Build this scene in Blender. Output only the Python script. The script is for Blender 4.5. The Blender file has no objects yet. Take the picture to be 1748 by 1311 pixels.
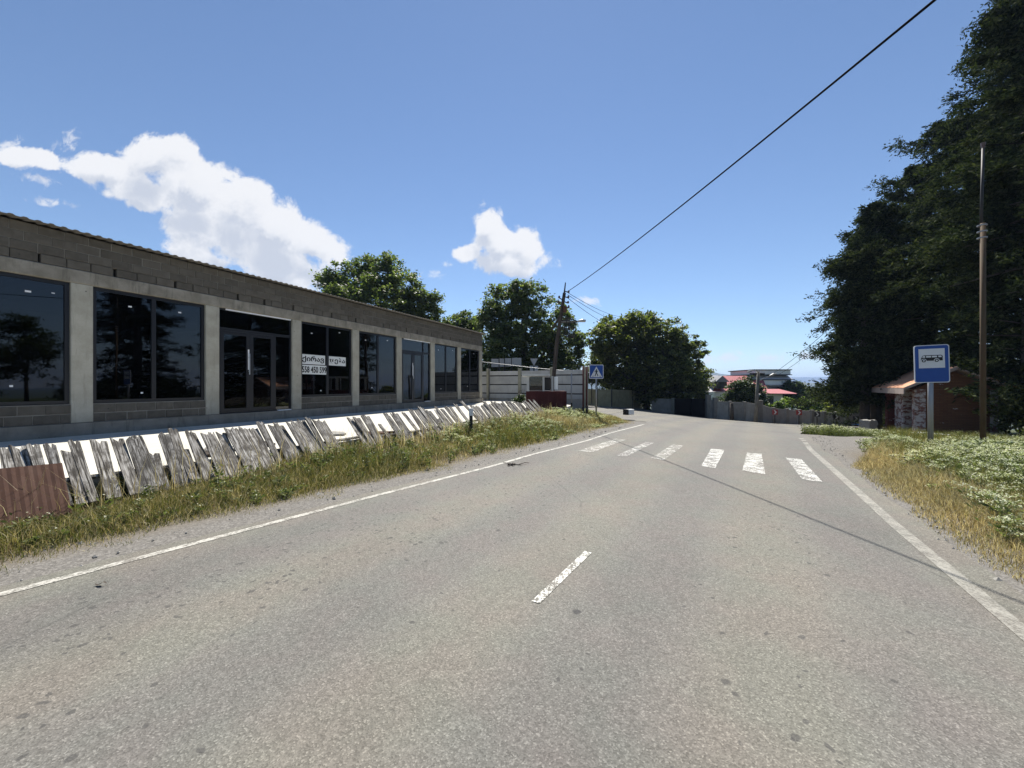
import bpy, bmesh, math, random
import numpy as np
from mathutils import Vector, Matrix
R = math.radians
random.seed(7); rng = np.random.default_rng(7)
S = bpy.context.scene
COL = S.collection

# ------------------------------------------------------------------ camera
F = 680.0; CH = 1.6                       # focal length in photo pixels, eye height
cam = bpy.data.cameras.new('camera'); co = bpy.data.objects.new('camera', cam); COL.objects.link(co)
co.location = (0, 0, CH); co.rotation_euler = (R(90), 0, 0)
cam.sensor_width = 36; cam.lens = F / 1748 * 36; cam.shift_y = 2.5 / 1748
cam.clip_start = .05; cam.clip_end = 30000
S.camera = co
S.view_settings.view_transform = 'Standard'; S.view_settings.look = 'None'
S.view_settings.exposure = 1.0; S.view_settings.gamma = 1; S.view_settings.use_curve_mapping = False
S.render.engine = 'CYCLES'
S.cycles.max_bounces = 7; S.cycles.diffuse_bounces = 3; S.cycles.glossy_bounces = 3
S.cycles.transmission_bounces = 4; S.cycles.transparent_max_bounces = 10; S.cycles.volume_bounces = 0
S.cycles.sample_clamp_indirect = 6; S.cycles.caustics_reflective = False; S.cycles.caustics_refractive = False

# ------------------------------------------------------------------ node helpers
def nd(nt, typ, **kw):
    n = nt.nodes.new('ShaderNode' + typ)
    for k, v in kw.items(): setattr(n, k, v)
    return n
def put(nt, sock, v):
    if v is None: return
    if isinstance(v, bpy.types.NodeSocket): nt.links.new(v, sock)
    else:
        if isinstance(v, (tuple, list)) and len(v) == 3 and sock.type == 'RGBA': v = (*v, 1)
        sock.default_value = v
def mth(nt, op, a, b=None, c=None, clamp=False):
    n = nd(nt, 'Math', operation=op); n.use_clamp = clamp
    put(nt, n.inputs[0], a); put(nt, n.inputs[1], b); put(nt, n.inputs[2], c); return n.outputs[0]
def vmt(nt, op, a, b=None):
    n = nd(nt, 'VectorMath', operation=op); put(nt, n.inputs[0], a); put(nt, n.inputs[1], b)
    return n.outputs['Value'] if op in ('LENGTH', 'DOT_PRODUCT') else n.outputs[0]
def noise(nt, vec, scale, detail=4, rough=.55, dist=0):
    n = nd(nt, 'TexNoise'); put(nt, n.inputs['Vector'], vec); n.inputs['Scale'].default_value = scale
    n.inputs['Detail'].default_value = detail; n.inputs['Roughness'].default_value = rough; n.inputs['Distortion'].default_value = dist
    return n.outputs['Fac']
def voro(nt, vec, scale, feat='F1', out='Distance'):
    n = nd(nt, 'TexVoronoi', feature=feat); put(nt, n.inputs['Vector'], vec); n.inputs['Scale'].default_value = scale
    return n.outputs[out]
def sstep(nt, v, a, b, lo=0.0, hi=1.0):
    n = nd(nt, 'MapRange', interpolation_type='SMOOTHSTEP'); put(nt, n.inputs[0], v)
    n.inputs[1].default_value = a; n.inputs[2].default_value = b; n.inputs[3].default_value = lo; n.inputs[4].default_value = hi
    return n.outputs[0]
def mix(nt, f, a, b, mode='MIX'):
    n = nd(nt, 'Mix', data_type='RGBA', blend_type=mode)
    put(nt, n.inputs['Factor'], f); put(nt, n.inputs[6], a); put(nt, n.inputs[7], b); return n.outputs[2]
def ramp(nt, f, stops):
    n = nd(nt, 'ValToRGB'); put(nt, n.inputs[0], f); e = n.color_ramp.elements
    while len(e) < len(stops): e.new(.5)
    for i, (p, c) in enumerate(stops): e[i].position = p; e[i].color = (*c, 1)
    return n.outputs[0]
def mapv(nt, vec, scale=(1, 1, 1), rot=(0, 0, 0), loc=(0, 0, 0)):
    n = nd(nt, 'Mapping'); put(nt, n.inputs[0], vec); n.inputs[1].default_value = loc; n.inputs[2].default_value = rot; n.inputs[3].default_value = scale
    return n.outputs[0]
def bump(nt, h, strength=.5, dist=.01):
    n = nd(nt, 'Bump'); n.inputs['Strength'].default_value = strength; n.inputs['Distance'].default_value = dist
    put(nt, n.inputs['Height'], h); return n.outputs[0]
def sep(nt, v):
    n = nd(nt, 'SeparateXYZ'); put(nt, n.inputs[0], v); return n.outputs
def comb(nt, x, y, z):
    n = nd(nt, 'CombineXYZ'); put(nt, n.inputs[0], x); put(nt, n.inputs[1], y); put(nt, n.inputs[2], z); return n.outputs[0]

# ------------------------------------------------------------------ sky with clouds, sun
SUN_EL, SUN_AZ = 55.0, 5.0               # azimuth from +Y towards +X
w = bpy.data.worlds.new('World'); S.world = w; w.use_nodes = True
nt = w.node_tree; nt.nodes.clear()
sky = nd(nt, 'TexSky', sky_type='NISHITA'); sky.sun_disc = False
sky.sun_elevation = R(SUN_EL); sky.sun_rotation = R(SUN_AZ)
sky.altitude = 900; sky.air_density = 1.0; sky.dust_density = .04; sky.ozone_density = 3.4
SKY_STR = .065
tc = nd(nt, 'TexCoord').outputs['Generated']
dx, dy, dz = sep(nt, tc)
ysafe = mth(nt, 'MAXIMUM', dy, .05)
uv = comb(nt, mth(nt, 'DIVIDE', dx, ysafe), mth(nt, 'DIVIDE', dz, ysafe), 0.0)
BLOBS = [(262, 268, 82, 46, 0), (175, 288, 110, 34, -8), (55, 272, 95, 24, -4), (335, 322, 100, 60, -15), (405, 352, 100, 66, -20),
         (470, 395, 112, 62, -25), (535, 412, 66, 40, -18), (385, 405, 150, 55, -18), (480, 455, 110, 52, -20), (330, 432, 80, 30, -15), (240, 325, 95, 40, -22),
         (834, 384, 34, 42, 15), (852, 415, 52, 46, -30), (897, 424, 44, 50, 20), (868, 447, 80, 30, -5), (802, 431, 34, 18, 20)]
WISPS = [(742, 467, 40, 14, 5), (1003, 514, 34, 12, 0), (1236, 610, 66, 17, 0), (1315, 611, 76, 15, 0), (1376, 608, 70, 14, 0), (1422, 604, 50, 15, 0),
         (14, 246, 44, 20, 20), (95, 348, 60, 14, -5), (118, 242, 40, 22, 40), (770, 452, 26, 9, 0), (60, 305, 60, 18, -10)]
def field(vec, blobs):
    acc = None
    for (x, y, a, b, rot) in blobs:
        m = nd(nt, 'Mapping', vector_type='TEXTURE'); put(nt, m.inputs[0], vec)
        m.inputs[1].default_value = ((x - 874) / F, (658 - y) / F, 0); m.inputs[2].default_value = (0, 0, R(rot)); m.inputs[3].default_value = (a / F, b / F, 1)
        l = vmt(nt, 'LENGTH', m.outputs[0])
        acc = l if acc is None else mth(nt, 'SMOOTH_MIN', acc, l, .25)
    return acc
def density(vec, nvec):
    acc = field(vec, BLOBS)
    n1 = noise(nt, nvec, 10.5, 12, .64, .25)
    n2 = noise(nt, nvec, 3.2, 2, .5)
    d = mth(nt, 'SUBTRACT', 1.0, acc)
    d = mth(nt, 'ADD', d, mth(nt, 'MULTIPLY', mth(nt, 'SUBTRACT', n1, .55), 1.9))
    return mth(nt, 'ADD', d, mth(nt, 'MULTIPLY', mth(nt, 'SUBTRACT', n2, .5), .5))
dA = density(uv, uv)
offv = vmt(nt, 'ADD', uv, (0.010, .036, 0))
dB = density(offv, offv)
front = sstep(nt, dy, .06, .2)
alpha = mth(nt, 'MULTIPLY', sstep(nt, dA, .0, .30), front)
wd = mth(nt, 'ADD', mth(nt, 'SUBTRACT', 1.0, field(uv, WISPS)), mth(nt, 'MULTIPLY', mth(nt, 'SUBTRACT', noise(nt, uv, 26, 8, .62, .6), .60), 3.4))
alpha = mth(nt, 'MAXIMUM', alpha, mth(nt, 'MULTIPLY', mth(nt, 'MULTIPLY', sstep(nt, wd, .0, .9), .75), front))
# the rest of the sky: scattered fair-weather cumulus behind and beside the camera
rz = mth(nt, 'MAXIMUM', dz, .08)
pl = comb(nt, mth(nt, 'DIVIDE', dx, rz), mth(nt, 'DIVIDE', dy, rz), 3.0)
rn = noise(nt, pl, .55, 8, .55)
rear = mth(nt, 'MULTIPLY', sstep(nt, rn, .60, .70), mth(nt, 'MULTIPLY', sstep(nt, dy, .12, -.05), sstep(nt, dz, .1, .25)))
shade = sstep(nt, dB, .15, .95)
sn = noise(nt, uv, 14, 5, .6)
shade = mth(nt, 'MULTIPLY', shade, sstep(nt, mth(nt, 'ADD', mth(nt, 'SUBTRACT', dB, dA), mth(nt, 'MULTIPLY', mth(nt, 'SUBTRACT', sn, .5), .5)), -.28, .3, .12, 1.0))
fB = mth(nt, 'SUBTRACT', 1.0, field(vmt(nt, 'ADD', uv, (.015, .085, 0)), BLOBS))
low = sstep(nt, mth(nt, 'ADD', fB, mth(nt, 'MULTIPLY', mth(nt, 'SUBTRACT', noise(nt, uv, 7, 6, .6, .4), .5), 2.0)), .18, .85, 0.0, .8)
shade = mth(nt, 'MAXIMUM', mth(nt, 'MULTIPLY', shade, .8), low)
ccol = mix(nt, shade, (.475, .475, .48), (.275, .30, .35))
ccol = mix(nt, rear, ccol, (.36, .375, .40))
cs = nd(nt, 'VectorMath', operation='SCALE'); put(nt, cs.inputs[0], ccol); cs.inputs['Scale'].default_value = 1 / SKY_STR
skyc = mix(nt, mth(nt, 'MAXIMUM', mth(nt, 'MULTIPLY', alpha, .96), mth(nt, 'MULTIPLY', rear, .85)), sky.outputs[0], cs.outputs[0])
bg = nd(nt, 'Background'); put(nt, bg.inputs[0], skyc); bg.inputs[1].default_value = SKY_STR
wo = nd(nt, 'OutputWorld'); nt.links.new(bg.outputs[0], wo.inputs[0])
sl = bpy.data.lights.new('sun', 'SUN'); sl.energy = 4.5; sl.angle = R(.53); sl.color = (1, .955, .88)
so = bpy.data.objects.new('sun', sl); COL.objects.link(so)
sd = Vector((math.sin(R(SUN_AZ)) * math.cos(R(SUN_EL)), math.cos(R(SUN_AZ)) * math.cos(R(SUN_EL)), math.sin(R(SUN_EL))))
so.rotation_euler = sd.to_track_quat('Z', 'Y').to_euler(); so.location = (0, 0, 60)

def road_z(X, Y):
    X = np.asarray(X, float); Y = np.asarray(Y, float)
    t = np.clip((Y - 11.5) / 25, 0, 1.3) ** 1.15
    v = X * 1.1 / np.maximum(Y + 4, 1)
    return -t * np.interp(v, [-.2, .1, .27, .38, .49, .65, .88, 1.3], [.08, .15, .46, .92, 1.42, 1.86, 2.2, 2.3])
def gp(x, y):
    lo, hi = .5, 60.0
    for _ in range(60):
        m = (lo + hi) / 2; X = (x - 874) / F * m; z = CH + (658 - y) / F * m
        if z > float(road_z(X, m)): lo = m
        else: hi = m
    return ((x - 874) / F * lo, lo)
# ------------------------------------------------------------------ materials
MATS = {}
def mat(name, fn):
    m = bpy.data.materials.new(name); m.use_nodes = True; t = m.node_tree; t.nodes.clear()
    out = nd(t, 'OutputMaterial'); b = nd(t, 'BsdfPrincipled'); t.links.new(b.outputs[0], out.inputs[0])
    b.inputs['Specular IOR Level'].default_value = .35
    fn(t, b, out); MATS[name] = m; return m
def setb(t, b, col=None, rough=None, metal=None, nrm=None):
    put(t, b.inputs['Base Color'], col); put(t, b.inputs['Roughness'], rough); put(t, b.inputs['Metallic'], metal); put(t, b.inputs['Normal'], nrm)
def wpos(t): return nd(t, 'NewGeometry').outputs['Position']
def opos(t): return nd(t, 'TexCoord').outputs['Object']
def orand(t): return nd(t, 'ObjectInfo').outputs['Random']
def isl(t): return nd(t, 'NewGeometry').outputs['Random Per Island']

def asphalt_nodes(t):
    p = wpos(t)
    sp = voro(t, p, 130, out='Color'); g = sep(t, sp)[0]
    fine = ramp(t, g, [(0, (.084, .080, .070)), (.45, (.136, .130, .115)), (.85, (.175, .168, .150)), (1, (.28, .27, .24))])
    sp2 = sep(t, voro(t, p, 48, out='Color'))[1]
    fine = mix(t, .3, fine, ramp(t, sp2, [(0, (.10, .097, .086)), (.6, (.147, .142, .128)), (1, (.21, .202, .182))]))
    big = noise(t, mapv(t, p, (.6, .25, .6), (0, 0, R(-30))), .9, 6, .6)
    col = mix(t, 1.0, fine, ramp(t, big, [(.3, (.86, .86, .86)), (.5, (1, 1, 1)), (.72, (1.10, 1.09, 1.06))]), 'MULTIPLY')
    tint = noise(t, p, 1.7, 3, .5)
    col = mix(t, 1.0, col, ramp(t, tint, [(.38, (.975, 1.0, .965)), (.62, (1.03, .985, .965))]), 'MULTIPLY')
    # wheel tracks polished along the road
    lat = sep(t, mapv(t, p, (1, 1, 1), (0, 0, R(31.5))))[0]
    trn = noise(t, p, .5, 3)
    tr = mth(t, 'COSINE', mth(t, 'MULTIPLY', mth(t, 'SUBTRACT', mth(t, 'ADD', lat, mth(t, 'MULTIPLY', trn, .35)), .22), 3.75))
    col = mix(t, 1.0, col, ramp(t, mth(t, 'MULTIPLY_ADD', tr, .5, .5), [(.15, (.92, .915, .94)), (.5, (1, 1, 1)), (.9, (1.06, 1.04, 1.0))]), 'MULTIPLY')
    def bell(c0, wd):
        d = mth(t, 'SUBTRACT', lat, c0); return sstep(t, mth(t, 'ABSOLUTE', d), wd, wd * .35)
    band = mth(t, 'ADD', mth(t, 'MULTIPLY', bell(-3.5, 1.3), 1.0), mth(t, 'MULTIPLY', bell(.12, .55), .55), clamp=True)
    band = mth(t, 'ADD', mth(t, 'MULTIPLY', band, sstep(t, noise(t, p, .6, 3), .32, .5)), .04)
    for sc_, r0, m_ in ((8.5, .24, 1.25), (16.0, .31, 1.35)):
        nv = nd(t, 'TexVoronoi', feature='F1'); put(t, nv.inputs['Vector'], vmt(t, 'ADD', p, mapv(t, comb(t, noise(t, p, 9, 2), noise(t, vmt(t, 'ADD', p, (9, 3, 0)), 9, 2), 0.0), (.10, .10, 0)))); nv.inputs['Scale'].default_value = sc_
        rr_ = sep(t, nv.outputs['Color']); rad = mth(t, 'MULTIPLY', rr_[1], r0)
        on = mth(t, 'LESS_THAN', rr_[0], mth(t, 'MULTIPLY', band, .85))
        sp_ = mth(t, 'MULTIPLY', sstep(t, mth(t, 'SUBTRACT', rad, nv.outputs['Distance']), -.02, .06), on)
        col = mix(t, mth(t, 'MULTIPLY', sp_, .68), col, (.052, .05, .047))
    bx_, by_ = gp(985, 1044)
    blot = vmt(t, 'LENGTH', vmt(t, 'MULTIPLY', vmt(t, 'SUBTRACT', p, (bx_, by_, 0)), (1, 1, 0)))
    col = mix(t, mth(t, 'MULTIPLY', sstep(t, mth(t, 'ADD', blot, mth(t, 'MULTIPLY', noise(t, p, 40, 3), .03)), .055, .035), .75), col, (.028, .028, .03))
    cr = voro(t, mapv(t, p, (1, .55, 1), (0, 0, R(-31))), .42, 'DISTANCE_TO_EDGE')
    crn = noise(t, p, 2.2, 5, .7)
    crack = mth(t, 'MULTIPLY', sstep(t, mth(t, 'ADD', cr, mth(t, 'MULTIPLY', mth(t, 'SUBTRACT', crn, .5), .03)), .007, .0), sstep(t, noise(t, p, .25, 2), .50, .60))
    col = mix(t, mth(t, 'MULTIPLY', crack, .32), col, (.045, .044, .042))
    return p, col, g
def asph(t, b, o):
    p, col, g = asphalt_nodes(t)
    h = mth(t, 'ADD', voro(t, p, 130), mth(t, 'MULTIPLY', noise(t, p, 30, 3), .5))
    setb(t, b, col, .82, 0, bump(t, h, .35, .004)); b.inputs['Specular IOR Level'].default_value = .3
mat('asphalt', asph)
def paint(lo, hi, base):
    def f(t, b, o):
        p, col, g = asphalt_nodes(t)
        n = noise(t, p, 46, 5, .7); n2 = noise(t, p, 5.0, 5, .65)
        n3 = noise(t, mapv(t, p, (14, 1.2, 1), (0, 0, R(33))), 2, 3, .6)
        v = mth(t, 'ADD', mth(t, 'ADD', mth(t, 'MULTIPLY', n, .5), mth(t, 'MULTIPLY', n2, .34)), mth(t, 'MULTIPLY', n3, .16))
        f2 = sstep(t, v, lo, hi)
        c = mix(t, f2, col, mix(t, noise(t, p, 9, 3), base, tuple(x * .8 for x in base)))
        setb(t, b, c, .75, 0, bump(t, voro(t, p, 130), .25, .003))
    return f
mat('paint_worn', paint(.485, .53, (.62, .61, .56)))
mat('paint_faded', paint(.508, .56, (.58, .57, .52)))
mat('paint_line', paint(.42, .56, (.52, .50, .44)))
mat('paint_dusty', paint(.40, .58, (.33, .315, .27)))
mat('paint_dash', paint(.475, .515, (.70, .69, .62)))
def terr(t, b, o):
    p = wpos(t)
    a = nd(t, 'Attribute'); a.attribute_name = 'cover'; d = sep(t, a.outputs['Vector'])
    n1 = noise(t, p, 2.2, 6, .65); n2 = noise(t, p, 38, 4, .7); n3 = noise(t, p, .35, 3)
    soil = mix(t, n1, (.12, .098, .072), (.20, .17, .125)); soil = mix(t, mth(t, 'MULTIPLY', n2, .6), soil, (.10, .085, .065))
    stone = sep(t, voro(t, p, 55, out='Color'))
    gravel = ramp(t, stone[0], [(0, (.075, .07, .062)), (.5, (.15, .14, .125)), (1, (.31, .29, .26))])
    gravel = mix(t, .55, gravel, mix(t, n1, (.118, .108, .094), (.185, .174, .156)))
    far = ramp(t, mth(t, 'ADD', mth(t, 'MULTIPLY', noise(t, p, .02, 6, .6), .7), mth(t, 'MULTIPLY', n3, .3)), [(.35, (.035, .055, .022)), (.55, (.06, .075, .03)), (.7, (.16, .14, .07))])
    c = mix(t, d[0], soil, gravel); c = mix(t, d[1], c, far)
    setb(t, b, c, .95, 0, bump(t, mth(t, 'ADD', mth(t, 'MULTIPLY', n2, .5), stone[0]), .6, .02))
mat('terrain', terr)
def conc(c1, c2, sc=3.0, stain=.35, bs=.3):
    def f(t, b, o):
        p = opos(t); r = orand(t)
        pr = vmt(t, 'ADD', p, comb(t, mth(t, 'MULTIPLY', r, 37.0), mth(t, 'MULTIPLY', r, 11.0), 0.0))
        n1 = noise(t, pr, sc, 7, .62); n2 = noise(t, pr, sc * 14, 3, .6)
        n3 = noise(t, mapv(t, pr, (3.2, 3.2, .35)), 2.5, 5, .7)
        c = mix(t, sstep(t, n1, .3, .7), c1, c2)
        c = mix(t, mth(t, 'MULTIPLY', sstep(t, n3, .52, .72), stain), c, tuple(x * .42 for x in c1))
        c = mix(t, mth(t, 'MULTIPLY', n2, .35), c, tuple(x * .7 for x in c1))
        v = mth(t, 'ADD', .86, mth(t, 'MULTIPLY', r, .28))
        hs = nd(t, 'HueSaturation'); put(t, hs.inputs['Value'], v); put(t, hs.inputs['Color'], c)
        vs = voro(t, pr, 2.6); pit = sstep(t, vs, .05, .03)
        c = mix(t, mth(t, 'MULTIPLY', pit, .7), hs.outputs[0], (.03, .03, .028))
        setb(t, b, c, .9, 0, bump(t, mth(t, 'ADD', n2, mth(t, 'MULTIPLY', n1, .6)), bs, .01))
    return f
mat('pad_concrete', conc((.46, .44, .38), (.56, .54, .475), .5, .2))
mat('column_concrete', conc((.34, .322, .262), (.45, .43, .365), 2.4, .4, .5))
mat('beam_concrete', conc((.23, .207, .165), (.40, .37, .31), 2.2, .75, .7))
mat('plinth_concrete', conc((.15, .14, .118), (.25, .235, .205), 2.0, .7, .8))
mat('block', conc((.094, .084, .068), (.136, .122, .10), 6.0, .3, .6))
mat('mortar', conc((.21, .195, .168), (.285, .268, .235), 5.0, .3, .8))
mat('dark_void', conc((.03, .03, .03), (.05, .05, .05), 5.0, .3))
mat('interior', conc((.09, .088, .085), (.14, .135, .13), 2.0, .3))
mat('wall_concrete', conc((.27, .255, .225), (.36, .345, .305), 2.0, .5, .5))
mat('white_panel', conc((.36, .365, .36), (.46, .465, .455), 1.5, .35))
mat('stone_light', conc((.26, .25, .22), (.38, .365, .33), 20, .2))
mat('fence_post', conc((.27, .265, .20), (.37, .36, .29), 4, .5))
mat('white_wall', conc((.78, .77, .74), (.84, .83, .81), 1.0, .08))
mat('white_paint', conc((.74, .74, .72), (.82, .82, .80), 3.0, .2))
mat('shelter_fascia', conc((.30, .24, .21), (.40, .33, .29), 3.0, .3))
mat('diamond_panel', conc((.26, .235, .14), (.36, .33, .21), 2.0, .4))
def plain(col, rough=.5, metal=0.0, spec=.4):
    def f(t, b, o):
        p = opos(t); n = noise(t, p, 7, 5, .6)
        c = mix(t, mth(t, 'MULTIPLY', n, .5), col, tuple(x * .68 for x in col))
        setb(t, b, c, mth(t, 'ADD', rough - .1, mth(t, 'MULTIPLY', n, .2)), metal); b.inputs['Specular IOR Level'].default_value = spec
    return f
mat('black_frame', plain((.014, .015, .019), .42))
mat('black', plain((.012, .012, .012), .6))
mat('black_matt', plain((.006, .006, .006), .95, 0, .05))
mat('cable', plain((.008, .008, .009), .95, 0, .03))
mat('dark_steel', plain((.03, .027, .025), .6))
mat('galvanised', plain((.34, .345, .35), .5, .55))
mat('sign_blue', plain((.004, .062, .30), .4))
mat('sign_white', plain((.72, .73, .74), .45))
mat('sign_back', plain((.42, .43, .43), .55, .3))
mat('paper', plain((.68, .70, .70), .8))
mat('ink', plain((.01, .01, .012), .7))
mat('sticker', plain((.82, .83, .85), .5))
mat('handle_steel', plain((.55, .56, .57), .3, .8))
mat('lamp_glass', plain((.45, .46, .45), .35))
mat('insulator', plain((.10, .06, .045), .3))
mat('tarp', plain((.14, .34, .62), .5))
mat('chev_red', plain((.36, .05, .045), .5))
mat('chev_dark', plain((.05, .045, .045), .5))
mat('roof_white', plain((.55, .53, .53), .5))
mat('slate', plain((.17, .17, .18), .6))
def rust(c1, c2, c3, sc=3.0):
    def f(t, b, o):
        p = opos(t); n = noise(t, p, sc, 7, .65); n2 = noise(t, mapv(t, p, (4, 4, .5)), sc, 4, .7)
        c = ramp(t, mth(t, 'ADD', mth(t, 'MULTIPLY', n, .6), mth(t, 'MULTIPLY', n2, .4)), [(.3, c1), (.5, c2), (.7, c3)])
        setb(t, b, c, .85, 0, bump(t, n, .4, .008))
    return f
mat('rust', rust((.05, .02, .012), (.088, .04, .024), (.14, .08, .056)))
mat('rust_pole', rust((.05, .03, .016), (.095, .065, .035), (.085, .03, .018), 2.0))
mat('kiosk_red', rust((.04, .009, .009), (.065, .014, .012), (.10, .035, .03), 2.0))
mat('roof_metal', rust((.15, .138, .115), (.19, .175, .15), (.23, .21, .18), 1.5))
mat('pole_wood', rust((.028, .021, .016), (.06, .046, .035), (.10, .08, .062), 5.0))
mat('bark', rust((.045, .036, .028), (.085, .07, .055), (.14, .12, .10), 6.0))
def woodf(t, b, o):
    p = opos(t); r = orand(t)
    pr = vmt(t, 'ADD', p, comb(t, mth(t, 'MULTIPLY', r, 53.0), mth(t, 'MULTIPLY', r, 29.0), mth(t, 'MULTIPLY', r, 17.0)))
    g = noise(t, mapv(t, pr, (42, 42, 2.2)), 1.5, 6, .7, .4); bl = noise(t, pr, 5, 5, .65)
    c = ramp(t, g, [(.39, (.018, .016, .013)), (.47, (.11, .10, .086)), (.55, (.31, .295, .27)), (.68, (.58, .565, .53))])
    c = mix(t, mth(t, 'MULTIPLY', sstep(t, bl, .46, .62), .8), c, (.055, .048, .04))
    c = mix(t, 1.0, c, ramp(t, r, [(0, (.72, .72, .72)), (.5, (1, .98, .95)), (1, (1.25, 1.24, 1.22))]), 'MULTIPLY')
    setb(t, b, c, .9, 0, bump(t, g, .8, .006))
mat('weathered_wood', woodf)
def brickf(c1, c2, mort, white):
    def f(t, b, o):
        p = opos(t); x, y, z = sep(t, p)
        v = comb(t, mth(t, 'ADD', x, y), z, 0.0)
        n = nd(t, 'TexBrick'); put(t, n.inputs['Vector'], v); n.inputs['Scale'].default_value = 1
        n.inputs['Brick Width'].default_value = .25; n.inputs['Row Height'].default_value = .075; n.inputs['Mortar Size'].default_value = .006
        n.inputs['Color1'].default_value = (*c1, 1); n.inputs['Color2'].default_value = (*c2, 1); n.inputs['Mortar'].default_value = (*mort, 1)
        wn = noise(t, mapv(t, p, (1, 1, 2.4)), 2.6, 7, .7)
        c = mix(t, sstep(t, wn, .60 - white, .66 - white), n.outputs[0], (.42, .40, .38))
        setb(t, b, c, .9, 0, bump(t, n.outputs['Fac'], -.5, .008))
    return f
mat('brick_red', brickf((.13, .034, .026), (.17, .05, .035), (.07, .04, .035), .02))
mat('brick_tan', brickf((.11, .047, .022), (.14, .065, .03), (.06, .037, .025), -.02))
mat('brick_peeling', brickf((.13, .05, .035), (.17, .06, .04), (.3, .28, .27), .13))
def tilef(t, b, o):
    p = opos(t); n = noise(t, p, 4, 5, .6); n2 = noise(t, mapv(t, p, (1, 6, 6)), 3, 3)
    setb(t, b, mix(t, n, mix(t, n2, (.50, .21, .11), (.62, .32, .19)), (.56, .30, .18)), .85)
mat('tile_orange', tilef)
def redroof(t, b, o):
    p = opos(t); x = sep(t, p)[0]
    wv = mth(t, 'SINE', mth(t, 'MULTIPLY', x, 18.0)); n = noise(t, p, 1.2, 4)
    setb(t, b, mix(t, n, (.30, .055, .06), (.42, .12, .12)), .55, 0, bump(t, wv, .5, .03))
mat('roof_red', redroof)
def glassf(t, b, o):
    t.nodes.remove(b)
    tr = nd(t, 'BsdfTransparent'); tr.inputs[0].default_value = (.17, .185, .20, 1)
    gl = nd(t, 'BsdfGlossy'); gl.inputs['Roughness'].default_value = .012; gl.inputs[0].default_value = (.92, .95, 1, 1)
    p = opos(t)
    bm_ = bump(t, noise(t, p, .8, 1, .4), .035, .05); put(t, gl.inputs['Normal'], bm_)
    fr = nd(t, 'Fresnel'); fr.inputs[0].default_value = 1.52
    f = mth(t, 'ADD', mth(t, 'MULTIPLY', fr.outputs[0], 1.0), .008, clamp=True)
    mx = nd(t, 'MixShader'); put(t, mx.inputs[0], f); t.links.new(tr.outputs[0], mx.inputs[1]); t.links.new(gl.outputs[0], mx.inputs[2])
    t.links.new(mx.outputs[0], o.inputs[0])
mat('tinted_glass', glassf)
def leaff(stops, transl=.35, tint=1.25, gloss=.25, rough=.5, tc_=(1, 1.15, .55)):
    def f(t, b, o):
        c = ramp(t, isl(t), stops)
        p = wpos(t); n = noise(t, p, .7, 3)
        c = mix(t, 1.0, c, ramp(t, n, [(.3, (.82, .86, .85)), (.7, (1.15, 1.1, 1.0))]), 'MULTIPLY')
        setb(t, b, c, rough); b.inputs['Specular IOR Level'].default_value = gloss
        tr = nd(t, 'BsdfTranslucent'); put(t, tr.inputs[0], mix(t, 1.0, c, tuple(tint * k_ for k_ in tc_), 'MULTIPLY'))
        mx = nd(t, 'MixShader'); mx.inputs[0].default_value = transl
        t.links.new(b.outputs[0], mx.inputs[1]); t.links.new(tr.outputs[0], mx.inputs[2]); t.links.new(mx.outputs[0], o.inputs[0])
    return f
mat('leaf_walnut', leaff([(0, (.032, .05, .014)), (.5, (.09, .118, .038)), (1, (.20, .225, .095))], .42, 1.4))
mat('leaf_dark', leaff([(0, (.034, .048, .012)), (.5, (.105, .122, .034)), (1, (.23, .24, .09))], .42, 1.4))
mat('leaf_shrub', leaff([(0, (.025, .045, .012)), (.5, (.05, .075, .022)), (1, (.085, .11, .04))], .3))
mat('leaf_vine', leaff([(0, (.09, .14, .03)), (.5, (.15, .205, .05)), (1, (.24, .29, .09))], .4))
mat('leaf_conifer', leaff([(0, (.012, .019, .010)), (.5, (.032, .043, .021)), (1, (.085, .098, .048))], .2, 1.1, .03, .85))
mat('grass_green', leaff([(0, (.07, .088, .026)), (.35, (.12, .135, .044)), (.65, (.20, .19, .072)), (1, (.37, .30, .15))], .35, 1.1, .15, .7, (1, 1.06, .6)))
mat('grass_dry', leaff([(0, (.20, .155, .085)), (.4, (.42, .345, .205)), (.75, (.60, .52, .345)), (1, (.76, .70, .53))], .42, .95, .15, .7, (1, .98, .66)))
mat('weed_leaf', leaff([(0, (.08, .098, .042)), (.5, (.135, .155, .07)), (1, (.215, .225, .115))], .35, 1.1, .15, .6))
mat('weed_flower', leaff([(0, (.46, .48, .30)), (.5, (.64, .65, .47)), (1, (.78, .78, .66))], .3, 1.0, .1, .8))
mat('twig', plain((.10, .075, .055), .8))
def hillf(c1, c2, sc):
    def f(t, b, o):
        p = wpos(t); n = noise(t, p, sc, 8, .65)
        setb(t, b, mix(t, sstep(t, n, .4, .62), c1, c2), .95)
    return f
mat('hill', hillf((.03, .05, .022), (.10, .105, .05), .004))

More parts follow.
